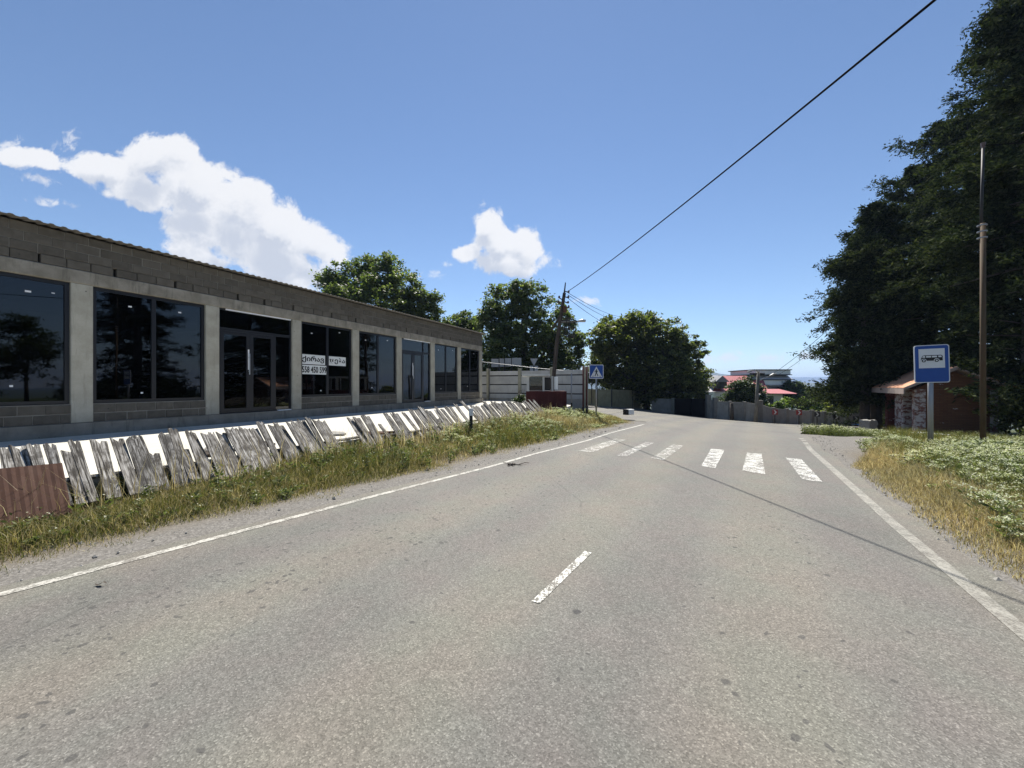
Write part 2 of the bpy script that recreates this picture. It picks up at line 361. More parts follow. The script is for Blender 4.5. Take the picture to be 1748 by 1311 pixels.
# ------------------------------------------------------------------ object helpers
def props(o, label=None, cat=None, group=None, kind=None):
    if label: o['label'] = label
    if cat: o['category'] = cat
    if group: o['group'] = group
    if kind: o['kind'] = kind
    return o
def thing(name, label, cat, loc=(0, 0, 0), rotz=0.0, group=None):
    o = bpy.data.objects.new(name, None); COL.objects.link(o); o.location = loc; o.rotation_euler = (0, 0, rotz)
    o.empty_display_size = .3
    return props(o, label, cat, group)
def link(name, me, parent=None, loc=None, rot=None):
    o = bpy.data.objects.new(name, me); COL.objects.link(o)
    if parent is not None: o.parent = parent
    if loc is not None: o.location = loc
    if rot is not None: o.rotation_euler = rot
    return o
def copy_tree(o, parent=None):
    c = o.copy(); COL.objects.link(c)
    if parent is not None: c.parent = parent
    for ch in list(o.children): copy_tree(ch, c)
    return c
class MB:
    def __init__(s): s.v = []; s.f = []
    def add(s, vs, fs, M=None):
        k = len(s.v)
        s.v += [tuple(M @ Vector(p)) if M is not None else tuple(p) for p in vs]
        s.f += [tuple(i + k for i in f) for f in fs]; return s
    def box(s, x0, x1, y0, y1, z0, z1, M=None):
        v = [(x0, y0, z0), (x1, y0, z0), (x1, y1, z0), (x0, y1, z0), (x0, y0, z1), (x1, y0, z1), (x1, y1, z1), (x0, y1, z1)]
        return s.add(v, [(0, 3, 2, 1), (4, 5, 6, 7), (0, 1, 5, 4), (1, 2, 6, 5), (2, 3, 7, 6), (3, 0, 4, 7)], M)
    def cbox(s, x0, x1, y0, y1, z0, z1, c, M=None):     # box with chamfered vertical-face edges facing -y
        v = [(x0, y1, z0), (x1, y1, z0), (x1, y1, z1), (x0, y1, z1), (x0, y0 + c, z0), (x1, y0 + c, z0), (x1, y0 + c, z1), (x0, y0 + c, z1),
             (x0 + c, y0, z0 + c), (x1 - c, y0, z0 + c), (x1 - c, y0, z1 - c), (x0 + c, y0, z1 - c)]
        return s.add(v, [(0, 3, 2, 1), (0, 1, 5, 4), (1, 2, 6, 5), (2, 3, 7, 6), (3, 0, 4, 7), (4, 5, 9, 8), (5, 6, 10, 9), (6, 7, 11, 10), (7, 4, 8, 11), (8, 9, 10, 11)], M)
    def tube(s, pts, r, n=8, cap=True):
        pts = [Vector(p) for p in pts]; rs = r if isinstance(r, (list, tuple)) else [r] * len(pts)
        k = len(s.v); up = Vector((0, 0, 1)); pa = None
        for i, p in enumerate(pts):
            d = (pts[min(i + 1, len(pts) - 1)] - pts[max(i - 1, 0)]).normalized()
            a = (pa - d * pa.dot(d)) if pa is not None else d.cross(up if abs(d.z) < .95 else Vector((1, 0, 0)))
            a.normalize(); pa = a; b = d.cross(a)
            for j in range(n):
                an = 2 * math.pi * j / n; s.v.append(tuple(p + (a * math.cos(an) + b * math.sin(an)) * rs[i]))
        for i in range(len(pts) - 1):
            for j in range(n):
                s.f.append((k + i * n + j, k + i * n + (j + 1) % n, k + (i + 1) * n + (j + 1) % n, k + (i + 1) * n + j))
        if cap:
            s.f.append(tuple(k + j for j in range(n))[::-1]); s.f.append(tuple(k + (len(pts) - 1) * n + j for j in range(n)))
        return s
    def prism(s, poly, y0, y1, M=None):                 # polygon in x,z extruded along y (front is y0)
        n = len(poly); v = [(x, y0, z) for x, z in poly] + [(x, y1, z) for x, z in poly]
        f = [tuple(range(n)), tuple(range(2 * n - 1, n - 1, -1))] + [(i, i + n, (i + 1) % n + n, (i + 1) % n) for i in range(n)]
        return s.add(v, f, M)
    def mesh(s, name, m):
        me = bpy.data.meshes.new(name); me.from_pydata(s.v, [], s.f); me.materials.append(MATS[m])
        bm = bmesh.new(); bm.from_mesh(me); bmesh.ops.recalc_face_normals(bm, faces=bm.faces); bm.to_mesh(me); bm.free()
        return me
    def obj(s, name, m, parent=None, smooth=False, loc=None):
        me = s.mesh(name, m)
        if smooth: me.polygons.foreach_set('use_smooth', [True] * len(me.polygons))
        return link(name, me, parent, loc)
def tri_mesh(name, V, T, m):
    me = bpy.data.meshes.new(name); V = np.asarray(V, np.float32); T = np.asarray(T, np.int32)
    me.vertices.add(len(V)); me.vertices.foreach_set('co', V.ravel())
    me.loops.add(T.size); me.loops.foreach_set('vertex_index', T.ravel())
    me.polygons.add(len(T)); me.polygons.foreach_set('loop_start', np.arange(0, T.size, 3, dtype=np.int32))
    me.update(calc_edges=True); me.materials.append(MATS[m]); return me
def W(x, y, Z): return Vector(((x - 874) / F * Z, Z, CH + (658 - y) / F * Z))   # a photo pixel at depth Z

# ------------------------------------------------------------------ terrain
LP = [gp(*p) for p in [(0, 1012), (640, 845), (840, 794.6), (904, 776), (936, 768), (1000, 752), (1040, 739), (1077, 729.7), (1112, 721)]]
RP = [gp(*p) for p in [(1748, 1065), (1536, 894.5), (1484, 849), (1440, 811.5), (1388, 767), (1374, 750)]]
ly = np.array([p[1] for p in LP]); lx = np.array([p[0] for p in LP]); ry = np.array([p[1] for p in RP]); rx = np.array([p[0] for p in RP])
def XL(Y):
    Y = np.asarray(Y, float); return np.where(Y < ly[0], lx[0] + (Y - ly[0]) * .70, np.interp(Y, ly, lx))
def XR(Y):          # the white line on the right
    Y = np.asarray(Y, float)
    return np.where(Y < ry[0], rx[0] + (Y - ry[0]) * .545, np.interp(Y, np.append(ry, [14.5, 17, 20, 24, 26, 27.2]), np.append(rx, [rx[-1] + 1.4, rx[-1] + 3.6, rx[-1] + 7, rx[-1] + 9.2, rx[-1] + 10.6, 42])))
YT = 19.6           # where the verge on the left ends and the side road opens
def ss(a, b, x): t = np.clip((x - a) / (b - a), 0, 1); return t * t * (3 - 2 * t)
def ground(X, Y):
    X = np.asarray(X, float); Y = np.asarray(Y, float)
    r = road_z(X, Y)
    dl = (XL(Y) - X) * .85
    k = ss(.8, 3.1, dl) * (1 - ss(YT - .6, YT + 2.2, Y) * ss(-3, 3, X))
    z = r * (1 - k) + .40 * k
    dr = (X - XR(Y)) * .87
    z = z + .06 * ss(.6, 1.6, dr) * (1 - ss(12, 14, Y))
    z = z - .30 * ss(10, 15, X) * ss(7, 13, Y)
    bumps = .03 * np.sin(X * 2.1 + Y * 1.3) * np.sin(Y * 1.7 - X * .6) * np.maximum(ss(.9, 1.6, dl) * ss(-6, -3, X + (14 - Y) * .5), ss(.9, 1.6, dr))
    z = z + bumps
    z = z - .105 * np.clip(Y - 46, 0, 560) - .05 * np.clip(X - 55, 0, 400) * (Y > -1e9)
    z = z - .03 * np.clip(-X - 70, 0, 600)
    return np.maximum(z, -62.0)
def gz(X, Y): return float(ground(X, Y))

def axis(lo, hi, step, far_lo, far_hi):
    a = list(np.arange(lo, hi + 1e-6, step)); s = step
    while a[-1] < far_hi: s *= 1.28; a.append(a[-1] + s)
    s = step
    while a[0] > far_lo: s *= 1.28; a.insert(0, a[0] - s)
    return np.array(a)
gx = axis(-22, 34, .25, -6400, 6400); gy = axis(-6, 46, .25, -1400, 6400)
GX, GY = np.meshgrid(gx, gy)
GZ = ground(GX, GY)
in_road = ((GX > XL(GY) - .50) & (GX < XR(GY) + .60) & (GY < 24) & (GY > -30)) | ((GY >= YT - .5) & (GY < 44) & (GX > -6) & (GX < np.minimum(XR(GY) + .6, 45)))
core = ((GX > XL(GY) + .35) & (GX < XR(GY) - .1) & (GY < YT)) | ((GY >= YT + .5) & (GX > -4) & (GX < XR(GY) - .1))
GZ = np.where(in_road, GZ - np.where(core, .07, .014), GZ)
nx, ny = len(gx), len(gy)
idx = np.arange(nx * ny).reshape(ny, nx)
q = np.stack([idx[:-1, :-1], idx[:-1, 1:], idx[1:, 1:], idx[1:, :-1]], -1).reshape(-1, 4)
me = tri_mesh('ground', np.stack([GX, GY, GZ], -1).reshape(-1, 3), np.concatenate([q[:, [0, 1, 2]], q[:, [0, 2, 3]]]), 'terrain')
me.polygons.foreach_set('use_smooth', [True] * len(me.polygons))
dl = (XL(GY) - GX) * .85; dr = (GX - XR(GY)) * .87
grav = np.maximum((1 - ss(.45, 1.0, dl)) * (dl > -1), (1 - ss(.35, .8, dr)) * (dr > -1) * (dl < 0))
apron = ss(8.6, 10.5, GY) * (1 - ss(16.5, 18, GY)) * (1 - ss(1.4, 3.0, dr))
grav = np.clip(np.maximum(grav, apron), 0, 1)
far = np.maximum(ss(42, 50, GY), np.maximum(ss(24, 34, GX), ss(-16, -40, GX)))
at = me.attributes.new('cover', 'FLOAT_VECTOR', 'POINT')
at.data.foreach_set('vector', np.stack([grav, far, 0 * far], -1).astype(np.float32).ravel())
props(link('ground', me), 'grassy and gravelly ground beside the road running to the horizon', 'ground', kind='structure')

def strip(name, ys, xl, xr, n, m, dz=0.0, parent=None):
    V = []; T = []
    for y, a, b in zip(ys, xl, xr):
        for i in range(n + 1):
            x = a + (b - a) * i / n; V.append((x, y, float(road_z(x, y)) + dz))
    for j in range(len(ys) - 1):
        for i in range(n):
            a = j * (n + 1) + i; T += [(a, a + 1, a + n + 2), (a, a + n + 2, a + n + 1)]
    return V, T
ys1 = np.arange(-24, YT + .01, .4); ys1 = np.append(ys1, YT)
edge = .16 * np.sin(ys1 * 2.3) * np.sin(ys1 * .9) * .35
V1, T1 = strip('road', ys1, XL(ys1) - .20 + edge, np.minimum(XR(ys1) + .26 + edge, 41), 26, 'asphalt')
ys2 = np.append(np.arange(YT, 43, .6), 43.6)
xl2 = np.where(ys2 < 22, -1.5 + (22 - ys2) * 3.2, -5.0); xl2[0] = float(XL(YT)) - .2
xr2 = np.minimum(XR(ys2) + .26, 41)
V2, T2 = strip('road', ys2, xl2, xr2, 40, 'asphalt')
k = len(V1)
me = tri_mesh('road', V1 + V2, T1 + [(a + k, b + k, c + k) for a, b, c in T2], 'asphalt')
road = props(link('road', me), 'worn grey asphalt road curving towards the junction', 'road', kind='structure')

def decal(name, quads, m, dz=.004):
    V = []; T = []
    for qd in quads:
        k = len(V); V += [(x, y, float(road_z(x, y)) + dz) for x, y in qd]; T += [(k, k + 1, k + 2), (k, k + 2, k + 3)]
    return link(name, tri_mesh(name, V, T, m), road)
yy = np.arange(-20, 17.6, .3)
def line_quads(yy, fx, w):
    out = []
    for a, b in zip(yy[:-1], yy[1:]):
        out.append([(float(fx(a)), a), (float(fx(a)) + w, a), (float(fx(b)) + w, b), (float(fx(b)), b)])
    return out
decal('edge_line', line_quads(yy, XL, .115), 'paint_line')
decal('edge_line', line_quads(np.arange(-20, 10.6, .3), lambda y: XR(y) - .14, .135), 'paint_dusty')
for (a, b) in ((10.75, 11.2), (11.4, 11.75), (11.95, 12.3)):
    decal('edge_line', line_quads(np.array([a, b]), lambda y: XR(y) - .14, .135), 'paint_dusty')
for k_, st in enumerate(([(985, 770), (1012, 772), (1068, 751), (1051, 749)], [(1051, 778), (1070, 779.5), (1117, 756), (1103, 754.5)], [(1111, 782), (1133, 786), (1167, 761), (1149, 758.5)],
           [(1197, 795.5), (1221, 799.5), (1237, 768.6), (1214, 766)], [(1267, 803.5), (1306.5, 810), (1300, 774.7), (1275, 773)], [(1369, 818), (1405, 824), (1368, 784), (1341, 781)])):
    decal('crosswalk_stripe', [[gp(*p) for p in st]], 'paint_faded' if k_ < 3 else 'paint_worn')
for n in range(-3, 1):
    d = np.array((.56, .88)) * 4.0 / 1.043
    o0 = d * n
    p = [gp(907, 1027), gp(921, 1031), gp(1010, 944), gp(998, 941)]
    if n == 0: decal('centre_dash', [p], 'paint_dash')
    else: decal('centre_dash', [[(x + o0[0], y + o0[1]) for x, y in p]], 'paint_dash')
# concrete forecourt in front of the shop building
UX, UY = .4060, .9139                       # direction of the building's front
FX, FY = -11.753, 5.221                     # foot of the perpendicular from the camera
E_ = Vector((.513, .858, 0)); P0 = Vector((-5.1, 4.49, 0)); M_ = Vector((-.858, .513, 0))
def fr(s, off): return (FX + UX * s + .9139 * off, FY + UY * s - .4060 * off)      # off = metres in front of the building
pv = [fr(-8, -.2), fr(31, -.2)]
fl = [P0 + M_ * .48 + E_ * k for k in (13.5, 9.0, 4.0, 0, -4.0, -7.0)]
poly = [fr(-8, -.5), fr(24.3, -.5), fr(24.3, -8), (-9.0, 33.5), (-1.5, 31.2), (2.0, 27.6), (3.5, 23.2)] + [(p.x, p.y) for p in fl]
mb = MB(); n = len(poly)
mb.add([(x, y, .30) for x, y in poly] + [(x, y, .45) for x, y in poly], [tuple(range(n))[::-1], tuple(range(n, 2 * n))] + [(i, (i + 1) % n, (i + 1) % n + n, i + n) for i in range(n)])
props(mb.obj('forecourt_slab', 'pad_concrete'), 'pale sunlit concrete forecourt in front of the block building', 'forecourt', kind='structure')

# hills
def ridge(name, label, Y, prof, depth, base=-70):
    xs = np.array([p[0] for p in prof]); hs = np.array([p[1] for p in prof]); V = []; T = []
    X = np.linspace(xs[0], xs[-1], 120); H = np.interp(X, xs, hs)
    H = H + (np.sin(X * .013) + .6 * np.sin(X * .031 + 1) + .4 * np.sin(X * .07)) * 1.6
    prof_d = [(-1.0, 0), (-.6, .35), (-.25, .8), (0, 1), (.4, .75), (1.0, 0)]
    for d, k in prof_d:
        for x, h in zip(X, H):
            V.append((x, Y + d * depth + 25 * math.sin(x * .02 + d * 3), base + (h - base) * k + (6 * math.sin(x * .021 + d * 5) if 0 < k < 1 else 0)))
    n = 120
    for j in range(len(prof_d) - 1):
        for i in range(n - 1):
            a = j * n + i; T += [(a, a + 1, a + n + 1), (a, a + n + 1, a + n)]
    me = tri_mesh(name, V, T, 'hill'); me.polygons.foreach_set('use_smooth', [True] * len(me.polygons))
    return props(link(name, me), label, 'hill', kind='structure')
ridge('hill', 'dark blue wooded ridge beyond the red roofed house', 2500, [(-1900, 10), (700, 60), (1100, 98), (1230, 92), (1400, 66), (1650, 42), (2000, 0), (2600, -30)], 420)
ridge('hill', 'middle blue ridge across the valley beside the dark conifers', 2100, [(900, -20), (1250, 6), (1440, 17), (1700, 12), (2200, 4), (3000, -20)], 380)
ridge('hill', 'pale blue mountain range along the horizon', 5000, [(-5200, 60), (-2500, 90), (1500, 92), (2300, 96), (2700, 108), (3200, 102), (4000, 106), (5600, 80)], 700)

# ------------------------------------------------------------------ shop building (local x along the front, y into the building)
bl = thing('shop_building', 'long unfinished grey block shop building with black framed windows and concrete columns', 'building', (FX, FY, 0), math.atan2(UY, UX))
S0, S1 = -4.1, 23.97; P = 2.77; C0 = 4.40; CW = .37
cols = [C0 + P * i for i in range(-3, 8)]
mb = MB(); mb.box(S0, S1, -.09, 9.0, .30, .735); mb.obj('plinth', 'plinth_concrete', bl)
colm = MB().cbox(-CW / 2, CW / 2, 0, .36, .735, 3.95, .012).mesh('column', 'column_concrete')
for s in cols: link('column', colm, bl, (s, 0, 0))
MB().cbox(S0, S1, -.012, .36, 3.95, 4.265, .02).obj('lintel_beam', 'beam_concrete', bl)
mb = MB(); mb.box(S0, S1, .012, .2, 4.47, 5.05); mb.box(S0, S1, .17, .24, 4.268, 4.468)
par = mb.obj('parapet_wall', 'mortar', bl)
MB().box(S0, S0 + .2, .365, 8.8, .74, 5.1).box(S1 - .2, S1, .365, 8.8, .74, 5.1).box(S0, S1, 8.8, 9.0, .74, 5.5).obj('side_wall', 'block', bl)
mb = MB(); mb.box(S0 + .2, S1 - .2, .25, 8.8, 4.27, 4.40)
for s in cols[1:-1]: mb.box(s - .15, s + .15, .37, 8.8, 3.95, 4.268)
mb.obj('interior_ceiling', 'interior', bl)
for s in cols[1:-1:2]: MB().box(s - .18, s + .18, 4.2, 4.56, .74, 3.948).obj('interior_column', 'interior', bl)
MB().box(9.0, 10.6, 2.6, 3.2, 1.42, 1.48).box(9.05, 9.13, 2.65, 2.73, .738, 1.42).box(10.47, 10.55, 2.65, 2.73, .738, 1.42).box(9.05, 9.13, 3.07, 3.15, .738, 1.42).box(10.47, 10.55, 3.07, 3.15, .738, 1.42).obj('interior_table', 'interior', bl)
# roof sheet
mb = MB(); xs = []; s = S0 - .15; pr = [(0, 0), (.05, 0), (.085, .024), (.135, .024), (.17, 0)]
while s < S1 + .12:
    for a, h in pr: xs.append((s + a, h))
    s += .19
n = len(xs)
ring = [(-.25, 5.085), (9.2, 5.80), (9.2, 5.792), (-.25, 5.077)]
vs = [];
for y, z in ring: vs += [(x, y, z + h) for x, h in xs]
fs = []
for k in range(4):
    for i in range(n - 1): fs.append((k * n + i, k * n + i + 1, ((k + 1) % 4) * n + i + 1, ((k + 1) % 4) * n + i))
mb.add(vs, fs); mb.obj('corrugated_roof', 'roof_metal', bl)
# blocks
full = [MB().cbox(-.194, .194, -.004 * (i % 2), .15, 0, .191, .007 + .003 * i).mesh('block', 'block') for i in range(3)]
def cut(wd): return MB().cbox(-wd / 2, wd / 2, 0, .15, 0, .191, .009).mesh('block', 'block')
cuts = {}
def place_block(x0, x1, z):
    wd = round(x1 - x0 - .012, 2)
    if abs(wd - .388) < .03: me = random.choice(full)
    else:
        if wd not in cuts: cuts[wd] = cut(wd)
        me = cuts[wd]
    o = link('block', me, bl, ((x0 + x1) / 2, random.uniform(-.004, .004), z))
    o.rotation_euler = (0, random.uniform(-.004, .004), random.uniform(-.006, .006))
far_b = MB()
for r in range(4):
    z = 4.272 + r * .2; s = S0 + .01 + (.2 if r % 2 else 0)
    if r % 2: far_b.cbox(S0 + .01, S0 + .19, 0, .15, z, z + .191, .009)
    gap_n = 2
    while s < S1 - .05:
        wd = .4
        if r == 0:
            gap_n -= 1
            if gap_n <= 0: s += random.choice((.03, .055, .06)); gap_n = random.choice((2, 3, 3, 4)); wd = random.choice((.4, .4, .2))
        e = min(s + wd, S1)
        if s < 3.0: far_b.cbox(s + .005, e - .005, 0, .15, z, z + .191, .009)
        elif e - s > .06: place_block(s, e, z)
        s += wd
bays = [(cols[i] + CW / 2, cols[i + 1] - CW / 2) for i in range(len(cols) - 1)]
doors = (5, 8)          # bays with doors (between the second and third, and fifth and sixth visible columns)
door_bays = [i for i in range(len(bays)) if abs(cols[i] - (C0 + P)) < .01 or abs(cols[i] - (C0 + 4 * P)) < .01]
for i, (a, b) in enumerate(bays):
    if i in door_bays: continue
    MB().box(a, b, .012, .16, .738, 1.172).obj('sill_wall', 'mortar', bl)
    for r in range(2):
        z = .742 + r * .216; s = a + .004; first = .4 if r else .22
        while s < b - .05:
            wd = first if s < a + .01 else .4
            e = min(s + wd, b - .004)
            if e < 2.6: far_b.cbox(s + .005, e - .005, 0, .15, z, z + .205, .009)
            elif e - s > .06: place_block(s, e, z + .006)
            s += wd
props(far_b.obj('block_courses', 'block', bl), kind='stuff')
def win_frame(a, b, z0, z1, wd, y0=.07, y1=.15):
    return MB().box(a, b, y0, y1, z0, z0 + wd).box(a, b, y0, y1, z1 - wd, z1).box(a, a + wd, y0, y1, z0 + wd, z1 - wd).box(b - wd, b, y0, y1, z0 + wd, z1 - wd)
def sticker(par, s, z, wd=.07, h=.035):
    MB().box(s - wd / 2, s + wd / 2, .099, .1015, z - h / 2, z + h / 2).obj('sticker', 'sticker', par)
for i, (a, b) in enumerate(bays):
    if i in door_bays: continue
    wf = win_frame(a + .004, b - .004, 1.18, 3.947, .075).obj('window', 'black_frame', bl)
    mid = (a + b) / 2 + (.06 if i == 4 else 0)
    if i == 2: ms = []                          # the nearest window is one sheet as far as the photo shows
    else: ms = [mid]
    ed = [a + .08] + ms + [b - .08]
    for m_ in ms: MB().box(m_ - .045, m_ + .045, .072, .148, 1.257, 3.870).obj('mullion', 'black_frame', wf)
    for j in range(len(ed) - 1):
        l_ = ed[j] + (.045 if j else 0); r_ = ed[j + 1] - (.045 if j < len(ed) - 2 else 0)
        MB().box(l_, r_, .105, .113, 1.256, 3.871).obj('pane', 'tinted_glass', wf)
        sticker(wf, l_ + (r_ - l_) * random.uniform(.3, .7), random.uniform(3.55, 3.75))
        if j % 2 == 0: sticker(wf, l_ + (r_ - l_) * random.uniform(.5, .85), random.uniform(1.4, 1.6), .05, .04)
        if i == 2: sticker(wf, b - .62, 3.62, .09, .04); sticker(wf, b - .25, 3.66, .05, .02)
for i in door_bays:
    a, b = bays[i]; z0, z1, zt = .738, 3.947, 3.28
    d1, d2, d3 = a + .045, a + .945, a + 1.76
    fm = win_frame(a + .004, b - .004, z0, z1, .045)
    fm.box(a + .05, b - .05, .07, .15, zt, zt + .09).box(d3, d3 + .07, .07, .15, z0 + .046, zt - .001)
    second = i == door_bays[1]
    if second: fm.box(d3 + .01, d3 + .07, .07, .15, zt + .091, z1 - .046)
    df = fm.obj('shop_door', 'black_frame', bl)
    for (l_, r_) in ((d1 + .008, d2 - .004), (d2 + .004, d3 - .004)):
        win_frame(l_, r_, z0 + .05, zt - .006, .105, .06, .12).obj('door_leaf', 'black_frame', df)
        MB().box(l_ + .105, r_ - .105, .085, .093, z0 + .155, zt - .111).obj('pane', 'tinted_glass', df)
    MB().box(d3 + .07, b - .05, .105, .113, z0 + .046, zt - .001).obj('pane', 'tinted_glass', df)
    if second:
        MB().box(a + .05, d3 + .01, .105, .113, zt + .091, z1 - .046).box(d3 + .07, b - .05, .105, .113, zt + .091, z1 - .046).obj('transom_pane', 'tinted_glass', df)
    else: MB().box(a + .05, b - .05, .105, .113, zt + .091, z1 - .046).obj('transom_pane', 'tinted_glass', df)
    MB().tube([(d2 - .05, .0, 1.95), (d2 - .05, .0, 2.62)], .016, 8).tube([(d2 - .05, 0, 2.05), (d2 - .05, .062, 2.05)], .01, 6).tube([(d2 - .05, 0, 2.5), (d2 - .05, .062, 2.5)], .01, 6).obj('handle', 'handle_steel', df)
    MB().box(d2 - .07, d2 - .025, .052, .0585, 2.1, 2.75).obj('protective_film', 'sticker', df)
    MB().box(a + .2, b - .03, .03, .066, z1 - .045, z1 - .005).obj('foam_strip', 'sticker', df)
    MB().box(d3 + .1, b - .06, -.03, .05, z0 - .001, z0 + .03).obj('threshold', 'sticker', df)
def text_mesh(name, body, wd, ht, bold=0.0):
    c = bpy.data.curves.new(name, 'FONT'); c.body = body; c.resolution_u = 3; c.extrude = .002; c.offset = bold
    o = bpy.data.objects.new(name, c); COL.objects.link(o); bpy.context.view_layer.update()
    me = bpy.data.meshes.new_from_object(o.evaluated_get(bpy.context.evaluated_depsgraph_get()))
    bpy.data.objects.remove(o)
    v = np.array([p.co[:] for p in me.vertices]); lo, hi = v[:, :2].min(0), v[:, :2].max(0)
    v[:, 0] = (v[:, 0] - lo[0]) / (hi[0] - lo[0]) * wd; y = (v[:, 1] - lo[1]) / (hi[1] - lo[1]) * ht
    v = np.stack([v[:, 0], -v[:, 2], y], -1); me.vertices.foreach_set('co', v.astype(np.float32).ravel()); me.update()
    me.materials.clear(); me.materials.append(MATS['ink']); me.name = name; return me
def rent_sign(label, s0, s1, z0, z1, body, pad, bold):
    th = math.atan2(UY, UX); x, y = fr(s0, -.09)
    t = thing('rent_sign', label, 'paper sign', (x, y, z0), th, 'rental notices stuck to the shop window')
    MB().box(0, s1 - s0, -.002, .002, 0, z1 - z0).obj('paper', 'paper', t)
    o = link('lettering', text_mesh('lettering', body, s1 - s0 - pad[0] - pad[1], (z1 - z0) * .70, bold), t, (pad[0], -.006, (z1 - z0) * .15))
rent_sign('white paper sign with five big black letters above the phone number', 10.215, 11.22, 2.395, 2.755, 'ქირავ', (.0, .05), .03)
rent_sign('white paper sign with four black letters right of the window mullion', 11.40, 12.24, 2.395, 2.755, 'დება', (.0, .04), .03)
rent_sign('white paper sign with a black phone number', 10.205, 11.30, 2.02, 2.365, '558 450 599', (.0, .02), .025)

# ------------------------------------------------------------------ collapsing plank fence
fence = thing('plank_fence', 'collapsing fence of weathered grey planks leaning towards the block building', 'fence', (P0.x, P0.y, 0))
pm = []
for i in range(12):
    wd = random.choice((.085, .10, .115, .125, .14)); L = 1.0; j = [random.uniform(-.045, .02) for _ in range(5)]
    tw = [random.uniform(-.012, .012) for _ in range(4)]
    poly = [(-wd / 2 + tw[0], 0), (wd / 2 + tw[0], 0), (wd / 2 + tw[1], L * .5), (wd / 2 + tw[2], L + j[0]), (wd * .2, L + j[1]), (wd * .05, L + j[2] - .05), (-wd * .2, L + j[3]), (-wd / 2 + tw[3], L + j[4]), (-wd / 2 + tw[1], L * .5)]
    pm.append((wd, MB().prism(poly, -.011, .011).mesh('plank', 'weathered_wood')))
def plank_frame(s, lean):
    c, si = math.cos(lean), math.sin(lean)
    Zax = Vector((0, 0, c)) + M_ * si; Xax = E_; Yax = Zax.cross(Xax)
    b = P0 + E_ * s; z0 = gz(b.x, b.y) - .03
    return Xax, Yax, Zax, Vector((b.x, b.y, max(z0, .22) - .005 * s))
def top_px(s, L, lean):
    X, Y, Z, b = plank_frame(s, lean); t = b + Z * L; return 874 + F * t.x / t.y
def find_s(px, L, lean):
    lo, hi = -3.0, 16.0
    for _ in range(40):
        m = (lo + hi) / 2
        if top_px(m, L, lean) < px: lo = m
        else: hi = m
    return lo
LEAN = R(46)
segs = [(-40, -8, 1), (-5, 11, 1), (23, 78, 1), (82, 103, 1), (104, 110, .9), (125, 148, 1), (150, 186, 1.0), (188, 246, 1), (247, 262, .62), (263, 298, 1.04), (300, 311, .72), (312, 374, .97), (384, 424, 1.03),
        (424, 434, 1.06), (440, 452, 1.02), (453, 556, 1.05), (593, 627, 1.0), (648, 655, .72), (652, 682, 1.05), (688, 724, 1.12), (729, 742, 1.0), (741, 752, 1.06), (751, 768, 1.08), (744, 760, .66), (773, 779, 1.15), (788, 792, 1.3), (801, 826, .95),
        (822, 872, 1.12), (866, 911, 1.1)]
np_ = 0
for (a, b, sc) in segs:
    L0 = .97 * sc; s = find_s(a, L0, LEAN); e = find_s(b, L0, LEAN)
    if a == 788: e = s + .01
    while True:
        wd, me = random.choice(pm); L = L0 * random.uniform(.94, 1.06); ln = LEAN + random.uniform(-.05, .05)
        X, Y, Z, bs = plank_frame(s + wd / 2, ln)
        o = link('plank', me, fence)
        tilt = random.uniform(-.05, .05) + (.22 if a == 788 else 0)
        Mx = Matrix((( *X, 0), (*Y, 0), (*Z, 0), (0, 0, 0, 1))).transposed() @ Matrix.Rotation(-tilt, 4, 'Y')
        loc = bs - Vector((P0.x, P0.y, 0)) + Y * random.uniform(-.014, .014)
        Mx.translation = loc
        o.matrix_local = Mx @ Matrix.Diagonal((1, 1, L, 1)); np_ += 1
        s += wd + random.choice((.002, .004, .006, .012)) + (.05 if a in (729, 741, 751, 801) else 0)
        if s + wd * .5 > e: break
for (a, b) in ((-1.6, 2.2), (2.35, 4.3), (4.4, 6.6), (6.7, 9.2), (9.3, 12.0)):
    for h, in ((.42,),):
        X, Y, Z, b0 = plank_frame(a, LEAN); X1, Y1, Z1, b1 = plank_frame(b, LEAN)
        pa = b0 + Z * h + Y * .035 - P0; pb = b1 + Z * (h + random.uniform(-.05, .05)) + Y * .035 - P0
        MB().tube([pa, pb], [.03, .028], 5).obj('rail', 'weathered_wood', fence)
# rusty corrugated sheet against the near end
mb = MB(); n = 100; vs = []; fs = []
for r, (h, th) in enumerate(((0, 0), (.66, 0), (.66, .006), (0, .006))):
    for i in range(n + 1):
        x = -1.5 + 1.5 * i / n; vs.append((x, .0018 * math.sin(i * 2 * math.pi / 4.0) + th, h - .05 * (x / 1.5) * (1 if r in (1, 2) else 0)))
for r in range(4):
    for i in range(n): fs.append((r * (n + 1) + i, r * (n + 1) + i + 1, ((r + 1) % 4) * (n + 1) + i + 1, ((r + 1) % 4) * (n + 1) + i))
mb.add(vs, fs)
sh = mb.obj('corrugated_sheet', 'rust'); props(sh, 'rusty brown corrugated iron sheet leaning on the near end of the plank fence', 'metal sheet')
X, Y, Z, bs = plank_frame(0, R(38)); Mx = Matrix(((*X, 0), (*Y, 0), (*Z, 0), (0, 0, 0, 1))).transposed()
tp = W(106, 790, 4.62); Mx.translation = tp - Z * .66; sh.matrix_world = Mx
